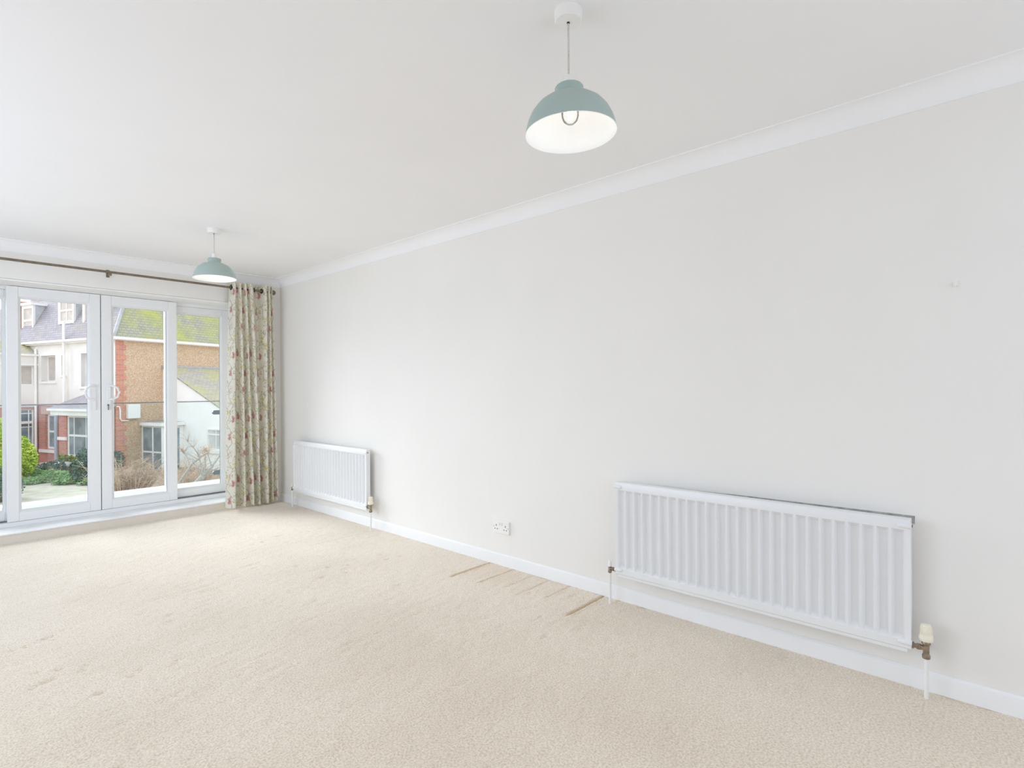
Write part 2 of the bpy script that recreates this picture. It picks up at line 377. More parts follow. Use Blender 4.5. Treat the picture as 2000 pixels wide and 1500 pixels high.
# coving: hollow quarter profile, mitred in the corner
def cove(name, p_of):
    prof = []
    R = .08
    prof.append((0, CZ - R - .004)); prof.append((.004, CZ - R - .004))
    for k in range(0, 9):
        a = math.radians(90 * k / 8)
        prof.append((.004 + (R - .004) * (1 - math.cos(a)), CZ - R + (R - .006) * math.sin(a)))
    prof.append((R + .002, CZ - .006)); prof.append((R + .002, CZ))
    mb = MB(); n = len(prof)
    A = [p_of(0, d, z) for d, z in prof]; B = [p_of(1, d, z) for d, z in prof]
    mb.add(A + B, [(i, i + 1, n + i + 1, n + i) for i in range(n - 1)])
    return mb.build(name, M['ceil'], smooth=35, kind='structure')
cove('trim_1', lambda e, d, z: (WX - d, RY if e == 0 else FY - d, z))
cove('trim_2', lambda e, d, z: (LX if e == 0 else WX - d, FY - d, z))
# reveal lining and step of the door recess
rv = MB().box(OX0 - .012, OX1 + .012, FY, FY + .41, OZ - .01, OZ + .002)
rv.box(OX0 - .012, OX0, FY, FY + .41, 0.0, OZ - .01).box(OX1, OX1 + .012, FY, FY + .41, 0.0, OZ - .01)
rv.build('trim_3', M['reveal'], kind='structure')
st = struct('trim_4', (1.17, FY, 0))
MB().box(OX0, OX1, FY + .006, FY + .40, -.05, .067).build('step_riser', M['riser'], st)
MB().box(OX0, OX1, FY - .004, FY + .40, .067, .079).build('step_board', M['gloss'], st, bevel=.003)

# skirting
def skirt(name, pts_at):
    prof = [(0, .078), (.004, .078), (.010, .070), (.0125, .055), (.013, 0.0), (0, 0.0)]
    mb = MB(); n = len(prof); A = [pts_at(0, d, z) for d, z in prof]; B = [pts_at(1, d, z) for d, z in prof]
    mb.add(A + B, [(i, (i + 1) % n, n + (i + 1) % n, n + i) for i in range(n)] + [tuple(range(n)), tuple(range(2 * n - 1, n - 1, -1))])
    return mb.build(name, M['gloss'], smooth=25, kind='structure')
skirt('baseboard_right', lambda e, d, z: (WX - d, RY if e == 0 else FY, z))
skirt('baseboard_far', lambda e, d, z: (OX1 + .02 if e == 0 else WX - .013, FY - d, z))
skirt('baseboard_left', lambda e, d, z: (LX + d, RY if e == 0 else FY, z))

# ------------------------------------------------------------------ carpet (real pile relief, furniture dents, seam)
def axis(parts):
    a = []
    for lo, hi, st_ in parts: a += list(np.arange(lo, hi - 1e-6, st_))
    return np.array(a + [parts[-1][1]])
xs = axis([(LX, 0.0, .05), (0.0, 2.25, .011), (2.25, WX - .002, .011)])
ys = axis([(RY, .35, .05), (.35, 1.6, .011), (1.6, 2.78, .006), (2.78, FY + .006, .011)])
X, Y = np.meshgrid(xs, ys, indexing='ij')
Z = np.zeros_like(X); WR = np.zeros_like(X)
def vnoise(X, Y, s, seed):
    g = np.random.default_rng(seed).random((256, 256))
    u = X * s; v = Y * s; iu = np.floor(u).astype(int); iv = np.floor(v).astype(int); fu = u - iu; fv = v - iv
    fu = fu * fu * (3 - 2 * fu); fv = fv * fv * (3 - 2 * fv)
    G = lambda a, b_: g[a % 256, b_ % 256]
    return (G(iu, iv) * (1 - fu) + G(iu + 1, iv) * fu) * (1 - fv) + (G(iu, iv + 1) * (1 - fu) + G(iu + 1, iv + 1) * fu) * fv
c, s_ = math.cos(.12), math.sin(.12)
Xr, Yr = X * c + Y * s_, -X * s_ + Y * c
Z += (vnoise(X, Y, 38, 1) - .5) * .0035 + (vnoise(Xr * .5, Yr, 30, 2) - .5) * .0030
Z -= np.clip(vnoise(Xr * .55, Yr * 1.7, 21, 3) - .78, 0, 1) * .017 * (.3 + vnoise(X, Y, 1.3, 8))
def groove(x0, x1, yc, w, depth, brown_tint):
    global Z, WR
    along = np.clip((X - x0) / .05, 0, 1) * np.clip((x1 - X) / .02, 0, 1)
    g = np.exp(-((Y - yc) / w) ** 2) * along
    Z -= depth * g; WR = np.maximum(WR, brown_tint * np.exp(-((Y - yc - w * .35) / (w * 1.25)) ** 2) * along)
    Z += depth * .35 * np.exp(-((Y - yc + w * 1.9) / w) ** 2) * along
groove(2.32, WX, 1.728, .010, .012, .55)
groove(2.31, WX, 2.645, .010, .011, .5)
groove(2.33, WX, 2.43, .008, .006, .28)
groove(2.40, WX, 2.25, .008, .003, .22)
groove(2.36, WX, 2.12, .008, .003, .2)
groove(2.42, WX, 1.965, .008, .005, .2)
for yc in (2.5, 2.57, 2.36): WR = np.maximum(WR, .16 * np.exp(-((Y - yc) / .05) ** 2) * np.clip((X - 2.38) / .1, 0, 1))
groove(2.05, WX, 3.985, .006, .004, .25)
dents = [(1.56, 3.78), (1.65, 3.77), (1.78, 3.6), (1.91, 3.41), (2.02, 3.35), (1.93, 3.22), (1.78, 3.26), (2.3, 3.38), (2.27, 3.25), (2.38, 3.24), (2.4, 3.9), (2.39, 4.41), (2.28, 4.39), (2.0, 4.22), (1.79, 4.36), (1.88, 4.37), (2.04, 4.45), (2.31, 5.07), (0.32, 3.44), (0.37, 3.44), (0.47, 3.49), (0.47, 3.44), (0.44, 3.48), (0.37, 3.09), (0.43, 3.05), (0.52, 3.01), (0.5, 2.96), (0.4, 2.97), (0.37, 2.96), (0.33, 2.94), (0.51, 2.69), (0.63, 2.75), (0.67, 2.78), (0.93, 3.34), (2.193, 1.239)]
for dx, dy in dents:
    d = np.exp(-(((X - dx) / .017) ** 2 + ((Y - dy) / .013) ** 2))
    Z -= .008 * d; WR = np.maximum(WR, .15 * d)
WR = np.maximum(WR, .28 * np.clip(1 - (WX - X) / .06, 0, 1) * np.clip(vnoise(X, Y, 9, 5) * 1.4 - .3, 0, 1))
nx, ny = len(xs), len(ys)
V = np.stack([X, Y, Z], -1).reshape(-1, 3)
idx = np.arange(nx * ny).reshape(nx, ny)
Fq = np.stack([idx[:-1, :-1], idx[1:, :-1], idx[1:, 1:], idx[:-1, 1:]], -1).reshape(-1, 4)
def grid_mesh(name, V, Fq):
    me = bpy.data.meshes.new(name); me.vertices.add(len(V)); me.vertices.foreach_set('co', V.astype(np.float32).ravel())
    me.loops.add(Fq.size); me.loops.foreach_set('vertex_index', Fq.astype(np.int32).ravel())
    me.polygons.add(len(Fq)); me.polygons.foreach_set('loop_start', np.arange(0, Fq.size, 4, dtype=np.int32))
    me.update(calc_edges=True); me.shade_smooth(); return me
me = grid_mesh('floor', V, Fq)
a = me.attributes.new('brown_tint', 'FLOAT', 'POINT'); a.data.foreach_set('value', WR.astype(np.float32).ravel())
me.materials.append(M['carpet'])
fl = bpy.data.objects.new('floor', me); COL.objects.link(fl); fl['kind'] = 'structure'

# ------------------------------------------------------------------ patio door
dr = struct('door_1', (1.173, FY + .28, .079))
f = MB()
f.box(OX0, OX1, 6.115, 6.26, .079, .116)                                   # bottom track
f.box(OX0, OX1, 6.172, 6.26, 2.058, 2.09)                                  # head
f.box(OX0, OX0 + .045, 6.125, 6.26, .116, 2.058).box(OX1 - .045, OX1, 6.125, 6.26, .116, 2.058)
f.build('outer_frame', M['upvc'], dr, bevel=.004)
MB().box(OX0 + .05, OX1 - .05, 6.162, 6.168, .116, .128).build('track_rail', M['steel'], dr)
def sash(x0, x1, y0, y1, z0, z1, sl, sr, tp, bt, slide):
    """one glazed leaf: stiles and rails with a sloped bead round the pane"""
    f = MB()
    f.box(x0, x0 + sl, y0, y1, z0, z1).box(x1 - sr, x1, y0, y1, z0, z1)
    f.box(x0 + sl, x1 - sr, y0, y1, z1 - tp, z1).box(x0 + sl, x1 - sr, y0, y1, z0, z0 + bt)
    o = f.build('sliding_sash' if slide else 'fixed_sash', M['upvc'], dr, bevel=.004)
    g = MB(); yc = (y0 + y1) / 2; b = .016
    gx0, gx1, gz0, gz1 = x0 + sl, x1 - sr, z0 + bt, z1 - tp
    for (A, B) in (((gx0, gz0), (gx1, gz0)), ((gx1, gz0), (gx1, gz1)), ((gx1, gz1), (gx0, gz1)), ((gx0, gz1), (gx0, gz0))):
        cx, cz = (gx0 + gx1) / 2, (gz0 + gz1) / 2
        ins = lambda p: (p[0] + math.copysign(b, cx - p[0]), p[1] + math.copysign(b, cz - p[1]))
        a2, b2 = ins(A), ins(B)
        g.quad((A[0], y0 + .004, A[1]), (B[0], y0 + .004, B[1]), (b2[0], yc - .006, b2[1]), (a2[0], yc - .006, a2[1]))
        g.quad((B[0], y1 - .004, B[1]), (A[0], y1 - .004, A[1]), (a2[0], yc + .006, a2[1]), (b2[0], yc + .006, b2[1]))
    g.build('glazing_bead', M['upvc'], o)
    MB().box(gx0, gx1, yc - .004, yc + .004, gz0, gz1).build('pane', M['pane'], o)
    return o
sB = sash(.537, 1.1695, 6.118, 6.160, .118, 2.085, .075, .080, .085, .075, True)
sC = sash(1.1755, 1.789, 6.118, 6.160, .118, 2.085, .078, .072, .085, .075, True)
sA = sash(OX0 + .046, .605, 6.174, 6.216, .120, 2.057, .075, .075, .065, .075, False)
sD = sash(1.700, OX1 - .046, 6.174, 6.216, .120, 2.057, .085, .085, .065, .075, False)
MB().box(1.1695, 1.1755, 6.150, 6.158, .12, 2.083).build('meeting_gasket', M['gasket'], dr)
def pull(parent, xc, sgn):
    h = MB(); y = 6.118
    h.box(xc - .016, xc + .016, y - .012, y, 1.03, 1.265)
    h.tube([(xc, y - .004, 1.252), (xc, y - .03, 1.254), (xc + sgn * .03, y - .042, 1.250), (xc + sgn * .058, y - .045, 1.232), (xc + sgn * .072, y - .046, 1.19), (xc + sgn * .058, y - .045, 1.148), (xc + sgn * .03, y - .042, 1.130), (xc, y - .03, 1.126), (xc, y - .004, 1.128)], .0095, 10)
    h.build('door_handle', M['upvc'], parent, smooth=40, bevel=.003)
pull(sB, 1.118, -1); pull(sC, 1.228, 1)
MB().lathe([(.0001, -.006), (.008, -.006), (.008, .0)], (1.222, 6.104, 1.075), (0, 1, 0), 16).box(1.2195, 1.2245, 6.09, 6.1, 1.03, 1.075).build('key', M['steel'], sC)

# ------------------------------------------------------------------ balcony
MB().box(-1.5, 3.6, 6.262, 7.32, -.25, .035).build('trim_5', M['balcony'], kind='structure')
bl = thing('balcony_balustrade', 'frameless glass balcony balustrade with thin grey top rail outside the sliding doors', 'balustrade', (1.2, 7.2, .035))
MB().box(-1.5, 3.6, 7.12, 7.30, .035, .09).build('kerb', M['kerb'], bl, bevel=.006)
MB().box(.30, 2.605, 7.194, 7.206, .10, 1.062).build('glass_panel', M['balglass'], bl)
MB().box(2.735, 3.55, 7.194, 7.206, .10, 1.062).build('glass_panel', M['balglass'], bl)
MB().box(-1.45, .17, 7.194, 7.206, .10, 1.062).build('glass_panel', M['balglass'], bl)
MB().box(-1.45, 3.55, 7.190, 7.210, 1.062, 1.075).build('top_rail', M['steel'], bl)
for px in (.235, 2.67):
    MB().box(px - .02, px + .02, 7.18, 7.22, .09, 1.062).build('post', M['steel'], bl, bevel=.004)
    for z in (.19, .93):
        for sg in (-1, 1):
            c = MB(); pts = [(px + sg * .02, 7.184, z - .026), (px + sg * .16, 7.184, z - .026)]
            arc = [(px + sg * (.16 + .024 * math.sin(math.radians(a))), 7.184, z - .026 * math.cos(math.radians(a))) for a in range(30, 180, 30)]
            c.prism(pts + arc + [(px + sg * .16, 7.184, z + .026), (px + sg * .02, 7.184, z + .026)], (0, .032, 0))
            c.build('glass_clamp', M['clamp'], bl)

# ------------------------------------------------------------------ radiators
def radiator(y0, y1, z0, z1, label, first=True):
    """y0 = end nearest the camera. Single fluted panel, valves at both ends."""
    root = thing('radiator', label, 'radiator', (WX - .07, (y0 + y1) / 2, 0), 'white panel radiators on the long wall')
    xf = WX - .085; xb = WX - .046; n = 26; pitch = (y1 - y0 - .03) / n; zt, zb = z1 - .047, z0 + .055; dep = .021
    # fluted front: heights across y, ends of each flute sloped
    prof = [(y0, 0)]
    for k in range(n):
        a = y0 + .015 + k * pitch
        prof += [(a + .003, 0), (a + .006, .0015), (a + .013, dep * .9), (a + .017, dep), (a + pitch - .015, dep), (a + pitch - .010, dep * .9), (a + pitch - .003, .002), (a + pitch - .0005, 0)]
    prof.append((y1, 0))
    rows = [(z0 + .016, 0, .004), (z0 + .020, 0, 0), (zb - .006, 0, 0), (zb, .3, 0), (zb + .012, 1, 0), (zt - .012, 1, 0), (zt, .3, 0), (zt + .005, 0, 0), (z1 - .008, 0, 0), (z1 - .002, 0, .002), (z1, 0, .009)]
    mb = MB(); w = len(prof)
    vs = [(xf + d * sc + off, y, z) for z, sc, off in rows for y, d in prof]
    fs = [(j * w + i, (j + 1) * w + i, (j + 1) * w + i + 1, j * w + i + 1) for j in range(len(rows) - 1) for i in range(w - 1)]
    mb.add(vs, fs)
    top = len(rows) - 1
    # sides, top and back
    mb.quad(*[(xf + rows[j][2], y0, rows[j][0]) for j in range(len(rows))] + [(xb, y0, z1), (xb, y0, z0 + .016)])
    mb.quad(*list(reversed([(xf + rows[j][2], y1, rows[j][0]) for j in range(len(rows))] + [(xb, y1, z1), (xb, y1, z0 + .016)])))
    mb.quad((xf + .009, y0, z1), (xf + .009, y1, z1), (xb, y1, z1), (xb, y0, z1))
    mb.quad((xb, y0, z0 + .016), (xb, y0, z1), (xb, y1, z1), (xb, y1, z0 + .016))
    mb.quad((xf + .004, y0, z0 + .016), (xb, y0, z0 + .016), (xb, y1, z0 + .016), (xf + .004, y1, z0 + .016))
    mb.build('panel', M['enamel'], root, smooth=28)
    MB().box(xf + .006, xf + .018, y0 + .012, y1 - .012, z0, z0 + .016).build('bottom_seam', M['enamel'], root, bevel=.003)
    xc = xf + .004
    for yy, sg in ((y0, 1), (y1, -1)):
        for zz in (z0 + .042, z1 - .026):
            MB().lathe([(.0115, 0), (.0118, .002), (.0118, .034), (.0105, .041), (.007, .0455), (.0001, .047)], (xc - .001, yy - sg * .003, zz), (0, sg, 0), 20, cap0=True).build('header_boss', M['enamel'], root, smooth=35)
    MB().tube([(xf + .012, y0 - .006, z1 - .026), (xf + .012, y0 + .002, z1 - .026)], .006, 10).build('bleed_plug', M['brass'], root)
    zc = z0 + .034; xv = xf + .012
    # near end: thermostatic valve
    yv = y0 - .046
    vb = MB().tube([(xv, y0 - .002, zc), (xv, y0 - .008, zc)], .0125, 12).tube([(xv, y0 - .008, zc), (xv, y0 - .014, zc), (xv, yv, zc)], [.0085, .0085, .0105], 12)
    vb.lathe([(.0125, -.0), (.0125, .014)], (xv, y0 - .030, zc), (0, 1, 0), 6, True, True)
    vb.lathe([(.0115, -.040), (.0135, -.038), (.0135, -.026), (.0105, -.022), (.0105, .012), (.0145, .016), (.0145, .026), (.012, .030)], (xv, yv, zc), (0, 0, 1), 14, True, True)
    vb.build('valve_body', M['brass'], root, smooth=35)
    hd = MB().lathe([(.015, .028), (.0215, .030), (.0235, .036), (.0235, .041), (.0225, .046), (.0215, .050), (.0190, .060), (.0175, .086), (.0165, .091), (.012, .0935), (.0001, .094)], (xv, yv, zc), (0, 0, 1), 28, True).build('thermostat_head', M['cream_plastic'], root, smooth=30)
    rb = MB()
    for k in range(18):
        a = 2 * math.pi * k / 18
        rb.tube([(xv + math.cos(a) * .0205, yv + math.sin(a) * .0205, zc + .053), (xv + math.cos(a) * .0176, yv + math.sin(a) * .0176, zc + .085)], .0011, 5)
    rb.build('grip_ribs', M['cream_plastic'], hd, kind='stuff')
    MB().tube([(xv, yv, -.01), (xv, yv, zc - .036)], .0078, 12).build('pipe', M['pipe'], root, smooth=40)
    # far end: lockshield valve
    yl = y1 + .043
    vb = MB().tube([(xv, y1 + .002, zc), (xv, y1 + .010, zc)], .0115, 12).tube([(xv, y1 + .010, zc), (xv, yl, zc)], .008, 12)
    vb.lathe([(.0115, 0), (.0115, .012)], (xv, y1 + .016, zc), (0, 1, 0), 6, True, True)
    vb.lathe([(.0095, -.024), (.011, -.02), (.011, -.012), (.0095, -.008), (.0095, .012), (.0085, .016)], (xv, yl, zc), (0, 0, 1), 12, True, True)
    vb.build('valve_body', M['brass'], root, smooth=35)
    MB().lathe([(.0105, .012), (.0105, .026), (.0085, .040), (.005, .0435), (.0001, .044)], (xv, yl, zc), (0, 0, 1), 14, True).build('lockshield_cap', M['plastic'], root, smooth=35)
    MB().tube([(xv, yl, -.01), (xv, yl, zc - .02)], .0078, 12).build('pipe', M['pipe'], root, smooth=40)
    for yy in (y0 + .25, y1 - .25):
        MB().box(xb, WX - .002, yy - .012, yy + .012, z0 + .10, z1 - .06).build('wall_bracket', M['enamel'], root)
    return root
r1 = radiator(.270, 1.603, .160, .687, 'large white panel radiator in the foreground with dark bare plaster along its top edge')
r2 = radiator(4.064, 5.398, .160, .687, 'white panel radiator in the far corner beside the floral curtain')

# ------------------------------------------------------------------ socket and hook
so = thing('power_socket', 'white double power socket low on the long wall between the two radiators', 'socket', (WX, 2.544, .262))
MB().box(WX - .016, WX + .001, 2.471, 2.617, .219, .305).build('faceplate', M['plastic'], so, bevel=.003)
for yc in (2.544 + .0105, 2.544 - .0105):
    MB().box(WX - .0195, WX - .016, yc - .0055, yc + .0055, .274, .293).build('rocker_switch', M['switch'], so, bevel=.001)
for sg in (1, -1):
    yc = 2.544 + sg * .042
    MB().box(WX - .0165, WX - .0155, yc - .0026, yc + .0026, .266, .278).build('pin_slot', M['dark'], so)
    for q in (-.0112, .0112):
        MB().box(WX - .0165, WX - .0155, yc + q - .0042, yc + q + .0042, .2455, .2505).build('pin_slot', M['dark'], so)
    MB().lathe([(.0028, 0), (.0022, .0008), (.0001, .001)], (WX - .016, 2.544 + sg * .066, .262), (-1, 0, 0), 10).build('screw', M['steel'], so)
hk = thing('wall_hook', 'tiny white picture hook stuck high on the right of the long wall', 'hook', (WX, .133, 1.604))
MB().box(WX - .004, WX + .001, .125, .141, 1.594, 1.617).build('back_plate', M['plastic'], hk, bevel=.0015)
MB().tube([(WX - .003, .133, 1.600), (WX - .012, .133, 1.594), (WX - .015, .133, 1.600), (WX - .014, .133, 1.607)], .0032, 8).build('hook_arm', M['plastic'], hk, smooth=50)

# ------------------------------------------------------------------ pendants
def pendant(x, y, label, zrim, tilt):
    root = thing('pendant_lamp', label, 'lamp', (x, y, CZ), 'sage green pendant lamps')
    zc = zrim
    ht = zrim + .150                                     # top of collar
    MB().lathe([(.0435, 0), (.0435, -.012), (.0425, -.030), (.040, -.034), (.012, -.0355), (.0001, -.0355)], (x, y, CZ), (0, 0, 1), 40).build('ceiling_rose', M['plastic'], root, smooth=35)
    MB().lathe([(.0001, -.040), (.0045, -.039), (.005, -.035)], (x, y, CZ), (0, 0, 1), 12).build('cord_grip', M['dark'], root)
    MB().tube([(x, y, CZ - .036), (x + .0006, y, (CZ + ht) / 2), (x, y, ht + .028)], .0030, 8).build('flex', M['flex'], root, smooth=60)
    R = Matrix.Rotation(tilt, 3, F0)                                           # slight lean of the hanging shade
    A = R @ Vector((0, 0, 1)); O = Vector((x, y, ht + .03))                     # hangs from the end of the flex
    B = O - A * (.03 + .150)                                                   # centre of rim
    MB().lathe([(.0001, .183), (.011, .183), (.0138, .181), (.0150, .150), (.0150, .146)], B, A, 24).build('lamp_holder', M['plastic'], root, smooth=35)
    out = [(.012, .1505), (.030, .150), (.0425, .1475), (.0455, .143), (.0440, .133), (.0425, .124), (.0432, .118), (.0455, .1155), (.0550, .1125), (.0650, .1098), (.0850, .1000), (.1050, .0850), (.1220, .0640), (.1340, .0390), (.1405, .0170), (.1435, .0030), (.1450, 0)]
    sh = MB().lathe(out, B, A, 72).build('lamp_shade', M['shade'], root, smooth=40)
    inn = [(.1450, 0), (.1435, -.0008), (.1420, .0010), (.1388, .0165), (.1322, .0385), (.1202, .0632), (.1035, .0838), (.0838, .0992), (.0640, .1090), (.0440, .1145), (.0405, .1200), (.0405, .143), (.014, .1470)]
    li = MB().lathe(inn, B, A, 72); li.f = [tuple(reversed(q)) for q in li.f]; li.build('shade_lining', M['shade_in'], sh, smooth=40)
    MB().lathe([(.013, .147), (.013, .118), (.0128, .105)], B, A, 16).build('bulb_cap', M['plastic'], root, smooth=40)
    MB().lathe([(.0001, .030), (.012, .032), (.022, .040), (.027, .054), (.0275, .066), (.024, .082), (.017, .098), (.0125, .106)], B, A, 24).build('bulb', M['bulbglass'], root, smooth=60)
    MB().lathe([(.0001, .048), (.007, .050), (.0085, .062), (.008, .078), (.004, .090), (.0001, .092)], B, A, 14).build('filament', M['bulb'], root, smooth=60)
    l = bpy.data.lights.new('bulb_light', 'POINT'); l.energy = PENDANT_W; l.color = (1, .97, .93); l.shadow_soft_size = .02
    lo = bpy.data.objects.new('bulb_light', l); COL.objects.link(lo); lo.parent = root; lo.location = B + A * .04 - Vector((x, y, CZ))
    return root
pendant(1.396, 1.012, 'sage green dome pendant lamp nearest the viewer with a lit bulb', 2.013, -.035)
pendant(1.511, 4.321, 'sage green dome pendant lamp hanging further off near the curtain rod', 2.032, -.02)

# ------------------------------------------------------------------ curtain rod and curtain
RZ = 2.240; RYY = 5.765
cr = thing('curtain_rod', 'thin antique brass curtain rod above the sliding doors', 'curtain rod', (1.17, RYY, RZ))
MB().tube([(-.28, RYY, RZ), (2.578, RYY, RZ)], .0105, 16).build('pole', M['rod'], cr, smooth=50)
for xe, sg in ((2.578, 1), (-.28, -1)):
    MB().lathe([(.0105, -.004), (.018, -.002), (.0245, .006), (.0270, .019), (.0245, .032), (.0155, .041), (.0001, .044)], (xe, RYY, RZ), (sg, 0, 0), 24, True).build('finial', M['rod'], cr, smooth=40)
for xb_ in (1.173, 2.521, -.16):
    bk = MB().box(xb_ - .012, xb_ + .012, FY - .005, FY + .001, RZ - .035, RZ + .03)
    bk.tube([(xb_, FY - .003, RZ - .006), (xb_, RYY + .014, RZ - .006)], .006, 8)
    bk.box(xb_ - .010, xb_ + .010, RYY - .0112, RYY + .016, RZ - .030, RZ - .0105)
    bk.build('bracket', M['rod'], cr)

# printed cloth: trailing vine with leaves, pink-red blooms and yellow blossom, painted on a repeat
TW, TH, RES = .36, .64, .002
tw, th = int(TW / RES), int(TH / RES)
tile = np.empty((th, tw, 3)); tile[:] = np.array(lin((228, 225, 212))[:3])
ty, tx = np.mgrid[0:th, 0:tw] * RES
pr = np.random.default_rng(11)
def paint(mask, rgb, a=1.0):
    mm = (mask * a * .95)[..., None]; tile[:] = tile * (1 - mm) + np.array(lin(rgb)[:3]) * mm
def dwrap(cx, cy):
    dx = (tx - cx + TW / 2) % TW - TW / 2; dy = (ty - cy + TH / 2) % TH - TH / 2
    return dx, dy
def ell(cx, cy, ra, rb, ang):
    dx, dy = dwrap(cx, cy); c, s = math.cos(ang), math.sin(ang)
    u = (dx * c + dy * s) / ra; v = (-dx * s + dy * c) / rb
    return np.clip((1.15 - (u * u + v * v)) * 4, 0, 1)
def stroke(p0, p1, w, rgb, bend=.0, a=1):
    n = 22
    for i in range(n + 1):
        q = i / n; x = p0[0] + (p1[0] - p0[0]) * q + bend * math.sin(math.pi * q) * (p1[1] - p0[1]); y = p0[1] + (p1[1] - p0[1]) * q - bend * math.sin(math.pi * q) * (p1[0] - p0[0])
        paint(ell(x, y, w, w, 0), rgb, a)
VINE = (140, 118, 108)
wash = np.clip(.55 + pr.random((th // 2, tw // 2)).repeat(2, 0).repeat(2, 1) * .6, 0, 1)          # dry-brush break-up of the print
_p = paint
def paint(mask, rgb, a=1.0): _p(mask * wash, rgb, a)
for vx, ph, am in ((.05, 0., .03), (.17, 2.4, .04), (.29, 4.2, .03)):       # climbing vines
    for i in range(260):
        y = i * TH / 260; x = vx + am * math.sin(2 * math.pi * y / TH * 2 + ph) + .012 * math.sin(2 * math.pi * y / TH * 5 + ph)
        paint(ell(x, y, .0024, .003, 0), VINE, .75)
    for k in range(15):
        y = k * TH / 15 + .01; x = vx + am * math.sin(2 * math.pi * y / TH * 2 + ph); sg = 1 if k % 2 else -1
        ex, ey = x + sg * pr.uniform(.02, .06), y + pr.uniform(-.02, .05)
        stroke((x, y), (ex, ey), .0015, VINE, .3 * sg, .8)
        for j in range(4):
            a = pr.uniform(0, 2 * math.pi)
            paint(ell(ex + pr.uniform(-.025, .025), ey + pr.uniform(-.025, .025), pr.uniform(.008, .018), pr.uniform(.003, .007), a), [(166, 168, 116), (196, 190, 128), (158, 164, 128), (206, 200, 150), (186, 180, 168)][pr.integers(5)], .9)
for (fx, fy, k) in ((.05, .10, 0), (.235, .30, 0), (.12, .47, 1), (.31, .56, 0), (.20, .05, 1), (.02, .33, 1), (.30, .17, 1), (.16, .20, 2), (.06, .58, 2), (.27, .43, 2), (.10, .27, 0), (.20, .60, 2), (.33, .33, 2), (.33, .02, 1), (.17, .39, 1)):
    if k == 0:      # dusty pink bloom with streaked dark petals
        for a in pr.uniform(0, 6.28, 9):
            q = pr.uniform(.4, 1); paint(ell(fx + .015 * q * math.cos(a), fy + .030 * q * math.sin(a), .017, .009, a + pr.uniform(-.4, .4)), [(206, 160, 156), (196, 138, 140), (216, 182, 170)][pr.integers(3)], .9)
        for a in pr.uniform(0, 6.28, 9):
            q = pr.uniform(.3, 1); paint(ell(fx + .012 * q * math.cos(a), fy + .026 * q * math.sin(a), .010, .003, a + pr.uniform(-.5, .5)), (166, 106, 114), .9)
    elif k == 1:    # ochre leaves and blossom
        for a in pr.uniform(0, 6.28, 7):
            q = pr.uniform(.5, 1.2); paint(ell(fx + .018 * q * math.cos(a), fy + .022 * q * math.sin(a), .016, .007, a), [(214, 200, 134), (200, 186, 118), (222, 212, 164)][pr.integers(3)], .9)
        paint(ell(fx, fy, .005, .005, 0), (176, 150, 100), .9)
    else:           # pale flower outlined in mauve
        for a in np.linspace(0, 2 * math.pi, 6)[:-1] + pr.uniform(0, 1):
            paint(ell(fx + .016 * math.cos(a), fy + .018 * math.sin(a), .016, .011, a), (186, 164, 160), .8)
            paint(ell(fx + .016 * math.cos(a), fy + .018 * math.sin(a), .013, .008, a), (236, 228, 216), 1)
        paint(ell(fx, fy, .005, .006, 0), (186, 130, 130), .9)
NU, NV = 420, 460
u = np.linspace(0, 1, NU); v = np.linspace(0, 1, NV)
U, Vv = np.meshgrid(u, v, indexing='ij')
# folds as control points (x, offset from the pole) at the heading and at the hem
topc = np.array([(2.165, .038), (2.192, -.050), (2.220, -.014), (2.245, -.055), (2.270, -.014), (2.295, -.055), (2.320, -.014), (2.355, -.056), (2.44, .050), (2.50, -.050), (2.522, -.020), (2.540, -.052), (2.556, -.014), (2.568, -.040)])
hemc = np.array([(2.112, .010), (2.160, -.100), (2.228, .020), (2.272, -.082), (2.322, .015), (2.352, -.078), (2.394, .020), (2.428, -.070), (2.468, .040), (2.506, -.062), (2.550, .025), (2.572, -.044), (2.594, .018), (2.624, -.040)])
def smooth_path(cp, n):
    t_ = np.linspace(0, len(cp) - 1, n); i = np.clip(t_.astype(int), 0, len(cp) - 2); f_ = (t_ - i)[:, None]
    P0 = cp[np.clip(i - 1, 0, len(cp) - 1)]; P1_ = cp[i]; P2_ = cp[i + 1]; P3 = cp[np.clip(i + 2, 0, len(cp) - 1)]
    return .5 * (2 * P1_ + (P2_ - P0) * f_ + (2 * P0 - 5 * P1_ + 4 * P2_ - P3) * f_ ** 2 + (3 * P1_ - P0 - 3 * P2_ + P3) * f_ ** 3)
tp, hp_ = smooth_path(topc, NU), smooth_path(hemc, NU)
wv = Vv ** .8
x = tp[:, :1] * (1 - wv) + hp_[:, :1] * wv + .004 * np.sin(Vv * 6 + U * 20) * Vv
y = RYY + tp[:, 1:] * (1 - wv) + hp_[:, 1:] * wv + .004 * np.sin(Vv * 7 + U * 13) * Vv
z = 2.288 - (2.288 - .024) * Vv + .006 * np.sin(U * 6) * Vv + .010 * U * (1 - Vv)
Vc = np.stack([x, y, z], -1).reshape(-1, 3)
idx = np.arange(NU * NV).reshape(NU, NV)
Fc = np.stack([idx[:-1, :-1], idx[:-1, 1:], idx[1:, 1:], idx[1:, :-1]], -1).reshape(-1, 4)
fc = Vc[Fc].mean(1); Fc = Fc[~((abs(fc[:, 1] - RYY) < .024) & (abs(fc[:, 2] - RZ) < .017))]     # eyelet holes for the pole
arc = np.cumsum(np.concatenate([[0], np.hypot(np.diff(x[:, NV // 2]), np.diff(y[:, NV // 2]))]))
pu = (arc[:, None] * 1.05 + 0 * Vv) % TW; pv = (z * 1.0) % TH
colr = tile[np.clip((pv / RES).astype(int), 0, th - 1), np.clip((pu / RES).astype(int), 0, tw - 1)]
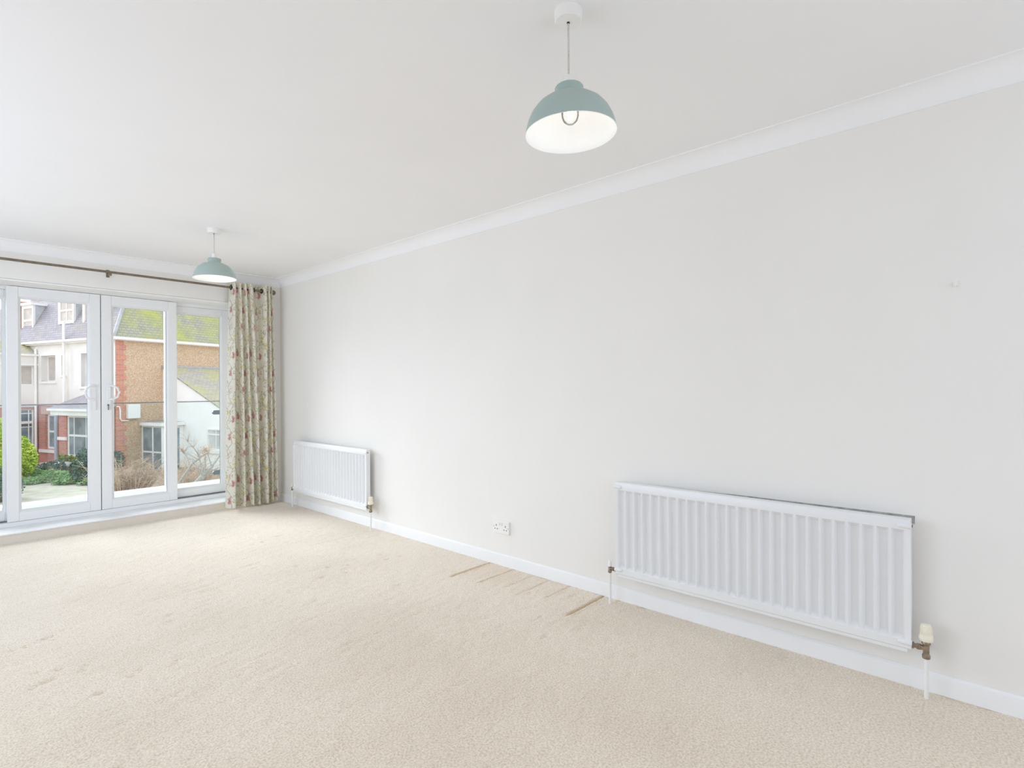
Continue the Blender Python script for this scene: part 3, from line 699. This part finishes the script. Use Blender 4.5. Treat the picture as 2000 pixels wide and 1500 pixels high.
cur = thing('curtain', 'floor length floral eyelet curtain with vines and pink blooms hanging in the far corner', 'curtain', (2.37, RYY, 0))
me = grid_mesh('cloth', Vc - np.array([2.37, RYY, 0]), Fc)
ca = me.color_attributes.new('print', 'FLOAT_COLOR', 'POINT')
ca.data.foreach_set('color', np.concatenate([colr.reshape(-1, 3), np.ones((NU * NV, 1))], 1).astype(np.float32).ravel())
me.materials.append(M['curtain'])
cl = bpy.data.objects.new('cloth', me); COL.objects.link(cl); cl.parent = cur
so_ = cl.modifiers.new('thickness', 'SOLIDIFY'); so_.thickness = .0025
# eyelets where the cloth crosses the pole
yrow = y[:, 12]; xrow = x[:, 12]
for i in range(NU - 1):
    if (yrow[i] - RYY) * (yrow[i + 1] - RYY) <= 0:
        d = Vector(((xrow[i + 1] - xrow[i]) * .25, yrow[i + 1] - yrow[i], 0)).normalized(); nrm = Vector((-d.y, d.x, 0))
        ring = MB(); c = Vector((xrow[i], RYY, RZ)); n, k = 20, 8
        vs = []
        for a in range(n):
            t_ = 2 * math.pi * a / n; rad = d * math.cos(t_) + Vector((0, 0, 1)) * math.sin(t_)
            for bq in range(k):
                w = 2 * math.pi * bq / k; vs.append(c + rad * (.0215 + .0055 * math.cos(w)) + nrm * .004 * math.sin(w))
        ring.add(vs, [(a * k + bq, ((a + 1) % n) * k + bq, ((a + 1) % n) * k + (bq + 1) % k, a * k + (bq + 1) % k) for a in range(n) for bq in range(k)])
        ring.build('eyelet', M['eyelet'], cur, smooth=60)

# ================================================================== outside
HC = Vector((6.094, 29.070, 0)); E1 = Vector((-.30509, .95232, 0)); E2 = Vector((.95232, .30509, 0)); UP = Vector((0, 0, 1))
GZ = -2.45
def H(s, t, z): return HC + E1 * s + E2 * t + UP * z
MB().box(-60, 60, -50, 90, GZ - .3, GZ).build('ground', M['gravel'], kind='structure')
bed = MB(); bed.prism([tuple(H(s, t, GZ)) for s, t in ((-11.5, -2.6), (-11.5, 8), (-.2, 8), (-.2, -.6), (6, -.6), (6, -1.5), (-3, -1.9))], (0, 0, .06)); bed.build('planting_bed', M['soil'], kind='structure')

house = thing('house', 'large white rendered and red brick house with slate roof and dormers across the drive', 'house', tuple(H(0, 0, GZ)))
def hp(name, mb, mt, parent=None, **k): return mb.build(name, M[mt], parent or house, **k)
def fb(mb, s0, s1, t0, t1, z0, z1): return mb.frame_box(HC, E1, UP, E2, s0, s1, z0, z1, t0, t1)
# F1 : side with dormers. upper render, lower brick
up_holes = [(4.71, 5.93, 1.64, 2.89), (3.86, 4.19, 1.92, 2.87), (1.75, 2.61, 1.38, 2.91)]
w = MB(); holed(w, HC, E1, UP, E2, .0, 11.0, .48, 3.5, 0, .3, up_holes); hp('rendered_wall', w, 'render')
w = MB(); holed(w, HC, E1, UP, E2, .0, 11.0, GZ, .48, 0.01, .3, [(4.72, 5.62, -1.62, .06)]); hp('brick_wall', w, 'brick')
def window(name, s0, s1, z0, z1, t, cols, rows, glass='hglass', meet=None, fr=.06, parent=None, plane=1):
    """frame bars with panes behind; plane 1 = facing -E2 at depth t, plane 2 = facing -E1 at depth t"""
    def B(mb, a0, a1, b0, b1, c0, c1):
        if plane == 1: return mb.frame_box(HC, E1, UP, E2, a0, a1, b0, b1, c0, c1)
        return mb.frame_box(HC, E2, UP, E1, a0, a1, b0, b1, c0, c1)
    f = MB()
    B(f, s0, s0 + fr, z0, z1, t, t + .08); B(f, s1 - fr, s1, z0, z1, t, t + .08)
    B(f, s0 + fr, s1 - fr, z0, z0 + fr, t, t + .08); B(f, s0 + fr, s1 - fr, z1 - fr, z1, t, t + .08)
    for q in cols: B(f, q - .02, q + .02, z0 + fr, z1 - fr, t + .01, t + .07)
    edges = [s0 + fr] + [c for c in cols] + [s1 - fr]
    for q, hw in rows:
        for a, b_ in zip(edges[:-1], edges[1:]): B(f, a + (.02 if a in cols else 0), b_ - (.02 if b_ in cols else 0), q - hw, q + hw, t + .01, t + .07)
    fo = hp(name, f, 'trimw', parent)
    zr = [z0 + fr] + [q for q, _ in rows] + [z1 - fr]
    for a, b_ in zip(edges[:-1], edges[1:]):
        for c, d in zip(zr[:-1], zr[1:]):
            if parent is None: hp('pane', B(MB(), a, b_, c, d, t + .03, t + .05), glass, fo)
            else: hp('pane', B(MB(), a, b_, c, d, t + .03, t + .05), glass, parent)
    return fo
window('window', 4.71, 5.93, 1.64, 2.89, .27, [], [], glass='blind')
window('window', 3.86, 4.19, 1.92, 2.87, .2, [], [], glass='blind', fr=.05)
window('window', 1.75, 2.61, 1.38, 2.91, .2, [2.2], [(2.2, .03)])
window('window', 4.72, 5.62, -1.62, .06, .12, [4.98], [(-.78, .045)], fr=.1)
for q in ((4.6, 6.02, 1.54, 1.64), (3.8, 4.25, 1.84, 1.92), (1.7, 2.7, 1.28, 1.38)): hp('window_sill', fb(MB(), q[0], q[1], -.06, .1, q[2], q[3]), 'trimw')
hp('window_sill', fb(MB(), 4.57, 6.02, -.08, .1, -1.78, -1.64), 'trimw')
hp('brick_lintel', fb(MB(), 4.58, 5.95, -.012, .02, .06, .42), 'lintel')
# pipes
hp('downpipe', MB().tube([tuple(H(6.3, .1, 3.42)), tuple(H(6.28, -.05, 3.2)), tuple(H(6.2, -.1, 2.9)), tuple(H(6.2, -.1, GZ + .1))], .055, 10), 'trimw', smooth=50)
hp('soil_pipe', MB().tube([tuple(H(3.66, -.16, .3)), tuple(H(3.66, -.16, 4.42))], .06, 10), 'trimw', smooth=50)
hp('downpipe', MB().tube([tuple(H(4.36, -.14, .3)), tuple(H(4.36, -.14, GZ))], .085, 10), 'pipe_g', smooth=50)
hp('downpipe', MB().tube([tuple(H(.02, -.12, 3.4)), tuple(H(.02, -.12, -1.75))], .055, 10), 'trimw', smooth=50)
# gutters and eaves
g = MB(); fb(g, -.15, 7.4, -.26, -.14, 3.47, 3.57); hp('gutter', g, 'trimw')
hp('fascia', fb(MB(), 0, 7.4, -.14, .0, 3.40, 3.54), 'trimw')
# F1 roof (steep) and hip
P1, P2 = 2.0, 2.67
def rp(s, t): return 3.52 + P1 * (t + .15)
def roof_quad(pts, name, mt, th=.06, n=None):
    a = [Vector(p) for p in pts]; nor = (a[1] - a[0]).cross(a[2] - a[0]).normalized()
    U = (a[1] - a[0]).normalized(); V_ = nor.cross(U)
    mb = MB(); uv = [((p - a[0]).dot(U), (p - a[0]).dot(V_)) for p in a]
    mb.quad(*a, uv=uv)
    nn = len(a); bpts = [p - nor * th for p in a]
    mb.add(a + bpts, [(i, i + nn, (i + 1) % nn + nn, (i + 1) % nn) for i in range(nn)] + [tuple(reversed(range(nn, 2 * nn)))])
    return hp(name, mb, mt)
top = 1.9; zt = rp(0, top); st_ = (zt - 3.52) / P2 - .15
roof_quad([H(9.2, -.15, 3.52), H(-.15, -.15, 3.52), H(st_, top, zt), H(9.2, top, zt)], 'slate_roof', 'slate')
roof_quad([H(12.5, -.15, 3.52), H(9.2, -.15, 3.52), H(9.2, .92, rp(0, .92)), H(12.5, .92, rp(0, .92))], 'slate_roof', 'slate')
roof_quad([H(-.15, -.15, 3.52), H(-.15, 7.5, 3.52), H(st_, 7.5, zt), H(st_, top, zt)], 'mossy_roof', 'mossroof')
hp('hip_lead', MB().tube([tuple(H(-.17, -.17, 3.54)), tuple(H(st_ - .02, top - .02, zt + .04))], .075, 8), 'lead', smooth=50)
# dormers
def dormer(s0, s1, zs, ztop, cols, rows):
    d = MB(); t0 = .28; tb = (ztop - 3.52) / P1 - .15
    for a, b_ in ((s0, s0 + .09), (s1 - .09, s1)): fb(d, a, b_, t0, t0 + .1, zs, ztop)
    fb(d, s0 + .09, s1 - .09, t0, t0 + .1, ztop - .1, ztop); fb(d, s0 + .09, s1 - .09, t0 - .03, t0 + .1, zs, zs + .1)
    dd = hp('dormer', d, 'trimw')
    for s_ in (s0 + .001, s1 - .041):
        c = MB(); zq = rp(0, t0 + .1)
        c.prism([tuple(H(s_, t0 + .1, zq - .1)), tuple(H(s_, t0 + .1, ztop)), tuple(H(s_, tb + .1, ztop))], tuple(E1 * .04)); hp('dormer_cheek', c, 'cheek', dd)
    hp('dormer_roof', fb(MB(), s0 - .08, s1 + .08, t0 - .12, tb + .25, ztop, ztop + .12), 'trimw', dd)
    window('dormer_window', s0 + .09, s1 - .09, zs + .1, ztop - .1, t0 + .02, cols, rows, glass='blind', fr=.05, parent=dd)
dormer(7.24, 8.30, 4.16, 5.50, [], [(4.75, .05)])
dormer(3.74, 5.02, 4.40, 5.75, [4.38], [(5.05, .04)])
dormer(1.80, 3.02, 4.22, 5.75, [2.4], [])
hp('chimney_stack', fb(MB(), 8.36, 9.0, .2, .9, 4.0, 5.75), 'brick')
# F3 : wing running to the left, facing the drive
def f3(mb, t0, t1, s0, s1, z0, z1): return mb.frame_box(HC, E2, UP, E1, t0, t1, z0, z1, s0, s1)
w = MB(); holed(w, HC, E2, UP, E1, -6, 0, .42, 2.92, 6.25, 6.5, [(-1.05, -.13, 1.48, 2.42)]); hp('rendered_wall', w, 'render')
w = MB(); holed(w, HC, E2, UP, E1, -6, 0, GZ, .42, 6.26, 6.5, [(-1.0, -.14, -1.46, .31)]); hp('brick_wall', w, 'brick')
window('window', -1.05, -.13, 1.48, 2.42, 6.38, [-.6], [], plane=2, fr=.04, glass='blind')
window('window', -1.0, -.14, -1.46, .31, 6.33, [-.74, -.32], [(.1, .02), (-.33, .06), (-.55, .02)], plane=2, fr=.05)
g = MB(); f3(g, -6, .0, 6.12, 6.24, 2.88, 2.97); hp('gutter', g, 'trimw')
g = MB(); f3(g, -6, .0, 6.2, 6.25, 2.42, 2.5); hp('string_course', g, 'trimw')
roof_quad([H(6.12, -6, 2.95), H(6.12, -.01, 2.95), H(7.4, -.01, 3.62), H(7.4, -6, 3.62)], 'mossy_roof', 'mossroof2')
# bay window
bt = -.75
bb = MB(); fb(bb, 2.32, 2.9, bt, 0, GZ, .12); fb(bb, .35, 2.32, bt, 0, GZ, -1.86); hp('bay_brickwork', bb, 'brick')
fb(bb := MB(), .35, .45, bt, 0, -1.86, .12); hp('bay_jamb', bb, 'trimw')
hp('bay_band', fb(MB(), 2.30, 2.93, bt - .05, bt + .02, -1.02, -.88), 'trimw')
hp('bay_niche', fb(MB(), 2.42, 2.66, bt - .004, bt + .03, -.84, -.12), 'brick')
hp('bay_fascia', fb(MB(), .2, 3.15, bt - .2, bt + .05, .10, .40), 'trimw')
hp('gutter', fb(MB(), .2, 3.25, bt - .3, bt - .2, .30, .40), 'trimw')
hp('bay_sill', fb(MB(), .3, 2.45, bt - .12, bt + .02, -1.86, -1.76), 'trimw')
window('bay_window', .45, 2.32, -1.76, .10, bt + .06, [.95, 1.85], [(-.8, .045)], fr=.1)
roof_quad([H(3.25, bt - .28, .40), H(.2, bt - .28, .40), H(.2, 0, 1.02), H(2.35, 0, 1.02)], 'bay_roof', 'slate')
roof_quad([H(3.25, 0, .40), H(3.25, bt - .28, .40), H(2.35, 0, 1.02)], 'bay_roof', 'slate')
# F2 : pebble-dashed wall with brick quoins
hp('pebble_dash_wall', f3(MB(), .3, 8.0, 0.0, .3, GZ, 3.5), 'dash')
k = 0; z = -2.40
while z < 3.38:
    wq = .44 if k % 2 == 0 else .33; h = min(.225, 3.42 - z)
    hp('quoin_block', f3(MB(), .0, wq, -.018, .02, z + .003, z + h - .003), 'quoin'); z += h; k += 1
g = MB(); f3(g, -.2, 7.6, -.28, -.15, 3.45, 3.56); hp('gutter', g, 'trimw')
hp('soffit_board', f3(MB(), -.1, 7.6, -.15, .0, 3.42, 3.5), 'trimw')
hp('meter_box', f3(MB(), .42, .94, -.2, .0, -.08, .56), 'meter', bevel=.02)
hp('waste_pipe', MB().tube([tuple(H(-.05, .02, .48)), tuple(H(-.05, .12, .46)), tuple(H(-.05, .15, .3)), tuple(H(-.05, .15, -.05)), tuple(H(-.05, .2, -.16)), tuple(H(-.05, .5, -.17))], .03, 8), 'trimw', smooth=60)
# lean-to with white side wall
LT = 2.09
def lz(s): return 2.30 + .475 * s      # verge height along the side wall (s negative toward the viewer)
w = MB(); w.prism([tuple(H(0, LT, GZ)), tuple(H(-4.6, LT, GZ)), tuple(H(-4.6, LT, lz(-4.6))), tuple(H(0, LT, lz(0)))], tuple(E2 * .25)); hp('lean_to_wall', w, 'whitewash')
w = MB(); fb(w, -4.6, -4.4, LT + .25, 8, GZ, lz(-4.6)); hp('lean_to_front', w, 'whitewash')
roof_quad([H(-4.75, LT - .06, lz(-4.75)), H(-4.75, 8, lz(-4.75)), H(0, 8, lz(0) + .02), H(0, LT - .06, lz(0) + .02)], 'lean_to_roof', 'mossroof2', .05)
hp('flashing', f3(MB(), LT - .05, 7.9, -.10, .0, lz(0) - .02, lz(0) + .07), 'lead')
window('window', -4.3, -3.1, -1.52, -.56, LT - .03, [-3.68], [(-.82, .03)], fr=.06)
hp('window_sill', fb(MB(), -4.35, -3.05, LT - .1, LT, -1.66, -1.53), 'trimw')
# glazed porch in the angle between the pebble dash and the lean-to
PT, PS = 1.10, -1.46
pf = MB()
for a in (-.035, -.78, PS + .035): fb(pf, a - .035, a + .035, PT, PT + .07, GZ, -.42)
for a, b_ in ((-.745, -.07), (PS + .07, -.815)): fb(pf, a, b_, PT + .01, PT + .06, -1.66, -1.58)
fb(pf, PS + .07, -.07, PT + .01, PT + .06, -.50, -.42)
hp('porch_frame', pf, 'trimw')
for a, b_ in ((-.745, -.07), (PS + .07, -.815)):
    for c, d in ((GZ, -1.66), (-1.58, -.50)): hp('porch_pane', fb(MB(), a, b_, PT + .025, PT + .045, c, d), 'hglass')
hp('porch_door', f3(MB(), PT + .14, 1.90, PS + .02, PS + .06, GZ, -.55), 'hglass')
dfm = MB(); f3(dfm, 1.90, 2.08, PS - .02, PS + .08, GZ, -.42); f3(dfm, PT + .07, PT + .14, PS, PS + .07, GZ, -.42); f3(dfm, PT + .14, 1.90, PS, PS + .07, -.55, -.42)
hp('porch_door_frame', dfm, 'trimw')
hp('porch_roof', f3(MB(), PT - .10, 2.08, PS - .12, -.02, -.36, -.27), 'lead')
pfa = MB(); fb(pfa, PS - .14, -.02, PT - .12, PT - .06, -.42, -.27); f3(pfa, PT - .06, 2.08, PS - .16, PS - .10, -.42, -.27); hp('porch_fascia', pfa, 'trimw')

# ------------------------------------------------------------------ planting
def foliage(root, c, r, n, size, mt, seed, name='foliage', flat=1.0):
    g = np.random.default_rng(seed); mb = MB()
    for i in range(n):
        d = g.normal(size=3); d /= np.linalg.norm(d); q = g.uniform(.55, 1.0) ** .6 * (1 + .18 * math.sin(d[0] * 5 + seed) * math.cos(d[1] * 4))
        p = Vector((c[0] + d[0] * r[0] * q, c[1] + d[1] * r[1] * q, c[2] + abs(d[2]) * r[2] * q if flat == 0 else c[2] + d[2] * r[2] * q))
        a = Vector(g.normal(size=3)).normalized(); b_ = a.orthogonal().normalized(); L = size * g.uniform(.6, 1.3)
        mb.quad(p - a * L, p - b_ * L * .45 + UP * L * .1, p + a * L, p + b_ * L * .45 + UP * L * .1)
    return mb.build(name, M[mt], root, kind='stuff')
def stems(root, base, r, n, seed, mt='twig', h=None):
    g = np.random.default_rng(seed); mb = MB()
    for i in range(n):
        a = g.uniform(0, 2 * math.pi); q = g.uniform(.3, .8)
        e = Vector((base[0] + math.cos(a) * r[0] * q, base[1] + math.sin(a) * r[1] * q, base[2] + (h or r[2]) * g.uniform(.8, 1.3)))
        b0 = Vector(base); mb.tube([b0, (b0 + e) / 2 + UP * .1, e], [.03, .02, .01], 5)
    return mb.build('stems', M[mt], root)
def shrub(name, label, cat, c, r, n, size, mt, seed, group=None):
    t_ = thing(name, label, cat, (c[0], c[1], GZ), group)
    stems(t_, (c[0], c[1], GZ), r, 8, seed, h=max(.2, c[2] - GZ))
    foliage(t_, c, r, n, size, mt, seed)
    return t_
shrub('shrub', 'bright yellow green bush in front of the white wing at the left', 'shrub', (2.98, 29.0, -1.5), (.5, .5, .78), 2600, .07, 'leaf_y', 1)
shrub('shrub', 'tall yellow green bush at the left edge seen through the outermost pane', 'shrub', (2.26, 26.8, -1.05), (.45, .45, 1.15), 2600, .07, 'leaf_y', 2)
shrub('shrub', 'dark green conifer bush below the bay window', 'shrub', (4.75, 26.7, -1.85), (.65, .6, .75), 2600, .06, 'leaf_d', 3)
shrub('shrub', 'dark evergreen at the foot of the white corner downpipe', 'shrub', (5.85, 28.2, -1.85), (.35, .3, .5), 900, .05, 'leaf_d', 4)
shrub('shrub', 'blue green low bush left of the grey downpipe', 'shrub', (4.02, 29.6, -2.15), (.55, .45, .42), 1500, .05, 'leaf_d', 6)
gc = thing('ground_cover', 'low green ground cover along the edge of the drive', 'plants', (4.0, 27.5, GZ))
for i, (cx, cy, rx, rz_, sd) in enumerate(((3.4, 29.3, .7, .42, 21), (3.95, 28.4, .7, .4, 22), (4.5, 27.4, .7, .36, 23), (3.2, 28.3, .5, .22, 24), (4.95, 26.3, .6, .3, 25), (4.2, 27.2, .5, .22, 26))):
    foliage(gc, (cx, cy, GZ + .05), (rx, rx * .8, rz_), 1300, .05, 'leaf_g', sd, flat=0)
shrub('shrub', 'dark green clump at the left edge of the drive', 'shrub', (2.02, 24.6, -2.0), (.55, .5, .6), 1400, .06, 'leaf_d', 8)
fbx = thing('window_box', 'white window box with green plants below the bay window', 'planter', tuple(H(1.35, bt - .28, -1.86)))
fb(MB(), .6, 2.2, bt - .50, bt - .16, -2.05, -1.88).build('trough', M['trimw'], fbx)
for i, s_ in enumerate((.8, 1.2, 1.6, 2.0)):
    p = H(s_, bt - .36, -1.74); foliage(fbx, p, (.09, .24, .15), 300, .045, 'leaf_o', 40 + i)
pp = H(2.95, bt - .55, GZ)
pot = thing('chimney_pot_planter', 'tall pale pot standing against the brick bay', 'pot', tuple(pp))
MB().lathe([(.13, 0), (.10, .1), (.10, .36), (.14, .42), (.17, .46), (.15, .46), (.12, .42)], pp, (0, 0, 1), 20, True).build('pot_body', M['pot'], pot, smooth=40)

# bare shrub with brown twigs
def twiggy(label, c, rx, ry, h, n, seed, mt='twig', lean=0):
    g = np.random.default_rng(seed); root = thing('bare_shrub', label, 'shrub', (c[0], c[1], GZ)); mb = MB()
    for i in range(n):
        a = g.uniform(0, 2 * math.pi); q = math.sqrt(g.uniform(0, 1)); b0 = Vector((c[0] + math.cos(a) * rx * q * .8, c[1] + math.sin(a) * ry * q * .8, GZ))
        d = Vector((math.cos(a) * .3 + g.normal() * .22 + lean, math.sin(a) * .3 + g.normal() * .22, 1)).normalized(); L = h * g.uniform(.55, 1.1)
        bend = Vector((g.normal() * .12, g.normal() * .12, -.05))
        p1 = b0 + d * L * .5 + bend; p2 = b0 + d * L + bend * 2
        mb.tube([b0, p1, p2], [.016, .011, .004], 3, False)
        for j in range(3):
            q0 = b0.lerp(p2, g.uniform(.35, .9)); e = q0 + Vector((g.normal() * .3, g.normal() * .3, g.uniform(.05, .4)))
            mb.tube([q0, e], [.007, .003], 3, False)
    mb.build('twigs', M[mt], root, kind='stuff'); return root
twiggy('bare brown twiggy bush left of the porch in front of the pebble dash wall', (4.82, 21.6, 0), .5, .45, 1.5, 230, 51)
twiggy('bare brown bush in front of the glazed porch', (6.05, 19.5, 0), .4, .35, 1.6, 120, 52)
gr = thing('dry_grass', 'dry yellow grass at the foot of the white lean-to wall', 'grass', (6.6, 20.6, GZ)); gr['kind'] = 'stuff'
g = np.random.default_rng(61); mb = MB()
for i in range(2600):
    b0 = Vector((g.uniform(7.1, 8.3), g.uniform(19.3, 21.9), GZ)); a = Vector((g.normal() * .25, g.normal() * .25, 1)) * g.uniform(.15, .42)
    sd = Vector((g.normal(), g.normal(), 0)).normalized() * .012; mb.quad(b0 - sd, b0 + sd, b0 + a)
mb.build('blades', M['grass_d'], gr, kind='stuff')

# bare fruit tree
tr = thing('bare_tree', 'bare pruned fruit tree with grey branches in front of the white lean-to', 'tree', (5.2, 18.0, GZ))
P = lambda x, y, z: Vector((x, y, z))
trunk = MB().tube([P(5.22, 18.05, GZ), P(5.42, 17.85, -1.95), P(5.62, 17.66, -1.58), P(5.78, 17.48, -1.31)], [.11, .09, .075, .07], 10)
trunk.build('trunk', M['bark'], tr, smooth=60)
for pts, rr in (([(5.78, 17.48, -1.31), (5.74, 17.53, -1.0), (5.70, 17.60, -.78)], (.05, .035, .02)),
                ([(5.78, 17.48, -1.31), (5.95, 17.29, -1.07), (6.06, 17.2, -.86), (6.14, 17.11, -.70)], (.055, .04, .03, .015)),
                ([(5.95, 17.29, -1.07), (5.91, 17.36, -.85), (5.88, 17.40, -.68)], (.035, .025, .012)),
                ([(5.78, 17.48, -1.31), (5.93, 17.4, -1.22), (6.1, 17.2, -1.10)], (.04, .03, .015)),
                ([(5.78, 17.48, -1.31), (5.66, 17.62, -1.08), (5.6, 17.7, -.95)], (.035, .025, .012)),
                ([(5.78, 17.48, -1.31), (5.83, 17.42, -1.05), (5.82, 17.44, -.88)], (.035, .022, .010)),
                ([(5.10, 18.2, GZ), (5.32, 17.98, -1.49), (5.56, 17.72, -.98), (5.72, 17.55, -.78), (5.89, 17.35, -.64)], (.07, .055, .045, .035, .02)),
                ([(5.72, 17.55, -.78), (5.60, 17.7, -.50), (5.48, 17.82, -.33)], (.03, .02, .012)),
                ([(5.66, 17.62, -.83), (5.52, 17.8, -.70), (5.40, 17.92, -.66)], (.025, .018, .01)),
                ([(5.62, 17.66, -.88), (5.48, 17.82, -.80), (5.38, 17.95, -.62)], (.022, .016, .01))):
    MB().tube(pts, [q * .72 for q in rr], 8).build('branch', M['bark'], tr, smooth=60)
g = np.random.default_rng(71); mb = MB()
src = [(5.70, 17.6, -.78), (5.48, 17.82, -.33), (5.40, 17.92, -.66), (5.38, 17.95, -.62), (5.88, 17.4, -.68), (6.14, 17.11, -.70), (5.89, 17.35, -.64), (5.6, 17.7, -.95), (5.82, 17.44, -.88), (5.60, 17.7, -.5)]
for i in range(90):
    b0 = Vector(src[g.integers(len(src))]); e = b0 + Vector((g.normal() * .16, g.normal() * .16, g.uniform(-.02, .42))); mid = (b0 + e) / 2 + Vector((g.normal() * .03, 0, .02))
    mb.tube([b0, mid, e], [.007, .005, .002], 3, False)
for i in range(70):                                                     # dense brown tangle
    b0 = Vector((5.80 + g.normal() * .06, 17.46, -.58 + g.normal() * .05)); e = b0 + Vector((g.normal() * .1, g.normal() * .08, g.normal() * .08))
    mb.tube([b0, e], [.006, .003], 3, False)
mb.build('twigs', M['twig'], tr, kind='stuff')
